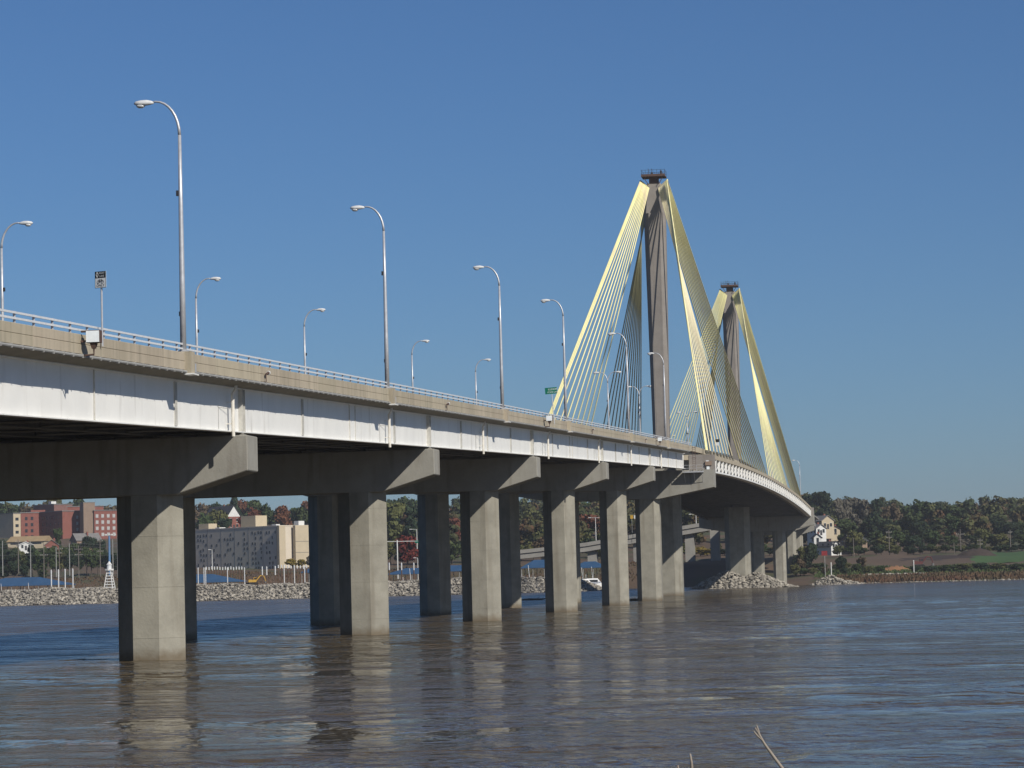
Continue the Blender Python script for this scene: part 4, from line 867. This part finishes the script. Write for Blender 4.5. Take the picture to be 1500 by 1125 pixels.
# ramp viaduct on the far shore
A = [(at(px, py, 1040)) for px, py in ((1040, 764), (1005, 770), (940, 781), (860, 795), (780, 804), (700, 812))]
t = thing('ramp_viaduct', 'low concrete road ramp on the far shore seen between the piers', 'viaduct', (A[3].x, 1040, 8)); L_ = t.location
def ring(p): return [(p.x-L_.x, -4.5, p.z-L_.z-3.4), (p.x-L_.x, -4.5, p.z-L_.z-1.5), (p.x-L_.x, -5, p.z-L_.z-1.4), (p.x-L_.x, -5, p.z-L_.z), (p.x-L_.x, 5, p.z-L_.z), (p.x-L_.x, 5, p.z-L_.z-1.4), (p.x-L_.x, 4.5, p.z-L_.z-3.4)]
MB().loft([ring(p) for p in A]).build('deck', 'viaduct_concrete', t)
for px in (1011, 1048, 975, 935, 868, 800, 740):
    p = at(px, 800, 1040); z = np.interp(-px, [-q for q in (1040, 1005, 940, 860, 780, 700)], [a.z for a in A]); MB().box(p.x-1.7-L_.x, p.x+1.7-L_.x, -2.6, 2.6, float(H(p.x, 1040))-2-L_.z, z-3.4-L_.z).build('column', 'viaduct_concrete', t)
p = at(932, 757, 1032); t = thing('road_sign_cluster', 'yellow white and green road signs on the ramp right of the fifth pier', 'road sign', (p.x, 1032, p.z-3))
for x, w, m_ in ((-1.7, 1.1, 'machine_yellow'), (-.2, 1.3, 'sign_white'), (1.5, 1.6, 'sign_green')): MB().box(x-w/2, x+w/2, -.1, 0, 2.3, 3.6).build('sign_panel', m_, t); MB().tube([(x, .05, -3), (x, .05, 3.4)], .07, 5).build('post', 'pole_grey', t)
# ------------------------------------------------------------------ machines, soil, posts on the shore
def digger(px, py, Y, s_, rz, bm_, label, nm='excavator'):
    p = at(px, py, Y); t = thing(nm, label, nm, (p.x, Y, float(H(p.x, Y))), rz)
    for y in (-1, 1): MB().prism([(-1.9*s_, .15*s_), (-1.5*s_, 0), (1.5*s_, 0), (1.9*s_, .15*s_), (1.9*s_, .6*s_), (1.5*s_, .85*s_), (-1.5*s_, .85*s_), (-1.9*s_, .6*s_)], 'y', y*1.1*s_-.3*s_, y*1.1*s_+.3*s_).build('track', 'rubber', t)
    MB().prism([(-2.0*s_, .95*s_), (1.2*s_, .95*s_), (1.2*s_, 1.6*s_), (-1.4*s_, 2.1*s_), (-2.0*s_, 1.9*s_)], 'y', -1.2*s_, 1.2*s_).build('body', bm_, t)
    cb = MB().box(.1*s_, 1.3*s_, -1.15*s_, -.2*s_, 1.6*s_, 2.9*s_).build('cab', bm_, t); MB().box(.3*s_, 1.32*s_, -1.17*s_, -.4*s_, 2.0*s_, 2.7*s_).build('window', 'window_dark', cb)
    MB().tube([(1.1*s_, .3*s_, 1.4*s_), (3.0*s_, .3*s_, 3.6*s_), (4.4*s_, .3*s_, 3.3*s_)], [.28*s_, .25*s_, .18*s_], 6).build('boom', bm_, t); MB().tube([(4.4*s_, .3*s_, 3.4*s_), (5.2*s_, .3*s_, 1.2*s_)], [.2*s_, .14*s_], 6).build('arm', bm_, t)
    MB().prism([(4.7*s_, .2*s_), (5.5*s_, .4*s_), (5.4*s_, 1.2*s_), (5.0*s_, 1.2*s_)], 'y', -.2*s_, .8*s_).build('bucket', 'dark_steel_and_shade', t)
digger(1346, 825, 992, 1.0, .2, 'machine_red', 'dark red excavator working on the brown field of the right shore')
digger(371, 853, 1000, .9, .3, 'machine_yellow', 'small yellow excavator on the levee behind the breakwater')
def mound(name, px, Y, w, h, d, m, label):
    p = at(px, 830, Y); x0 = p.x; n = 15; xs_ = np.linspace(-w/2, w/2, n); ys_ = np.linspace(-d/2, d/2, n)
    me = grid_mesh(name, xs_, ys_, m, lambda x, y: h*np.clip(1-(2*x/w)**2-(2*y/d)**2, -.3, 1)*(.8+.25*np.sin(x*1.7)*np.cos(y*1.9+x)))
    return tag(link(name, me, loc=(x0, Y, float(H(x0, Y))-.1)), label, 'soil mound', 'soil heaps')
mound('soil_mound', 1310, 975, 13, 2.0, 6, 'orange_soil', 'orange soil heap in the middle of the right shore'); mound('soil_mound', 1291, 973, 6, 1.4, 4, 'orange_soil', 'smaller orange soil heap left of the bigger heap'); mound('soil_mound', 1431, 1035, 16, 3.4, 9, 'dark_soil', 'black soil heap at the edge of the green field')
mound('soil_mound', 1035, 960, 16, 3.2, 8, 'orange_soil', 'orange soil heap seen between the far piers')
p = at(1339, 843, 946); t = thing('marker_post', 'white marker post on a pale block at the right shore', 'marker post', (p.x, 946, p.z)); MB().tube([(0, 0, -.4), (0, 0, 4.9)], .17, 8).build('post', 'trim_white', t); MB().box(-1.2, 2.0, -.6, .6, -.8, .5).build('base_block', 'rock', t); MB().tube([(0, 0, 4.9), (0, 0, 5.2)], [.25, .1], 8).build('cap', 'trim_white', t)
p = at(1209, 845, 906); t = thing('shore_sign', 'red sign on a thin pole at the small rock pile', 'sign', (p.x, 906, 1.5)); zt = at(1209, 807, 906).z-1.5; MB().tube([(0, 0, -1), (0, 0, zt)], .12, 6).build('post', 'pole_grey', t); MB().box(-1.0, .9, -.16, -.08, zt-1.5, zt).build('sign_panel', 'sign_red', t)
p = at(1218, 845, 906); t = thing('white_post', 'plain white post right of the red sign on the rock pile', 'post', (p.x, 906, 1.3)); zt = at(1218, 825, 906).z-1.3; MB().tube([(0, 0, -1), (0, 0, zt)], .16, 6).build('post', 'trim_white', t); MB().tube([(0, 0, zt), (0, 0, zt+.3)], [.22, .1], 6).build('cap', 'trim_white', t)
# driftwood by the piers
def log(px, Y, L0, label):
    p = at(px, 880, Y); t = thing('driftwood_log', label, 'driftwood', (p.x, Y, .05), .15, 'driftwood'); MB().tube([(-L0/2, 0, 0), (-L0*.2, .1, .12), (L0*.25, -.1, .08), (L0/2, .1, .2)], [.22, .25, .2, .1], 7).build('trunk', 'bark', t); MB().tube([(L0*.1, 0, .1), (L0*.25, .3, .6)], [.1, .03], 5).build('branch', 'bark', t)
log(782, 560, 5, 'dark log floating left of the fourth pier'); log(938, 490, 6.5, 'pale driftwood caught at the anchor pier foot')
# twigs on the near bank
def twig(pts, label, side=()):
    P = [at(px, py, 11.0) for px, py in pts]; q_ = at(pts[0][0]+14, pts[0][1]+120, 11.0); P = [Vector((q_.x+.25, 11.0, float(HB(np.array(q_.x), np.array(11.0)))-.05)), q_]+P
    t = thing('bare_twig', label, 'twig', P[0], 0, 'twigs on the near bank'); n_ = len(P)
    MB().tube([p-P[0] for p in P], [.009-.0055*i/(n_-1) for i in range(n_)], 6).build('stem', 'twig_bark', t, smooth=True)
    for s_ in side: MB().tube([at(px, py, 11.0)-P[0] for px, py in s_], [.006, .0045, .003][:len(s_)], 5).build('shoot', 'twig_bark', t)
twig([(1148, 1128), (1133, 1108), (1120, 1090), (1111, 1074), (1106, 1066)], 'bare forked grey twig poking up at the bottom edge', [[(1116, 1083), (1110, 1078), (1104, 1071)], [(1112, 1076), (1111, 1070), (1108, 1062)]])
twig([(1014, 1130), (1013, 1117), (1011, 1104)], 'short bare twig tip left of the forked twig'); twig([(994, 1132), (993, 1121)], 'tiny twig tip leftmost at the bottom edge')

# each tree is singled out by its kind and its place in its row
ORD = ['first', 'second', 'third', 'fourth', 'fifth', 'sixth', 'seventh', 'eighth', 'ninth', 'tenth', 'eleventh', 'twelfth', 'thirteenth', 'fourteenth', 'fifteenth', 'sixteenth', 'seventeenth', 'eighteenth', 'nineteenth', 'twentieth']
rows = {}
for px, kind, place, label, t in TREES:
    if not label: rows.setdefault((kind, place), []).append((px, t))
for (kind, place), lst in rows.items():
    lst.sort(key=lambda a: a[0])
    for i, (px, t) in enumerate(lst):
        t['label'] = (('only ' if len(lst) == 1 else ORD[i]+' '))+KN[kind]+' tree '+('' if len(lst) == 1 else 'from the left ')+place
prow = {}
for px, label, t in PILES:
    if 'tall white' not in label: prow.setdefault(label, []).append((px, t))
for label, lst in prow.items():
    for i, (px, t) in enumerate(sorted(lst, key=lambda a: a[0])): t['label'] = ORD[i]+' '+label
# ------------------------------------------------------------------ air
hz = MB().box(-6200, 6200, -6200, 9200, -5, 97).build('haze', 'rubber'); hz.data.materials.clear()
hm = bpy.data.materials.new('haze_air'); hm.use_nodes = True; hn = hm.node_tree; hn.nodes.clear()
pv = hn.nodes.new('ShaderNodeVolumePrincipled'); pv.inputs['Color'].default_value = (.86, .90, .96, 1); pv.inputs['Density'].default_value = .00009; pv.inputs['Anisotropy'].default_value = .2
ho = hn.nodes.new('ShaderNodeOutputMaterial'); hn.links.new(pv.outputs[0], ho.inputs['Volume']); hz.data.materials.append(hm); tag(hz, 'thin pale haze in the air over the river', 'haze', kind='stuff')
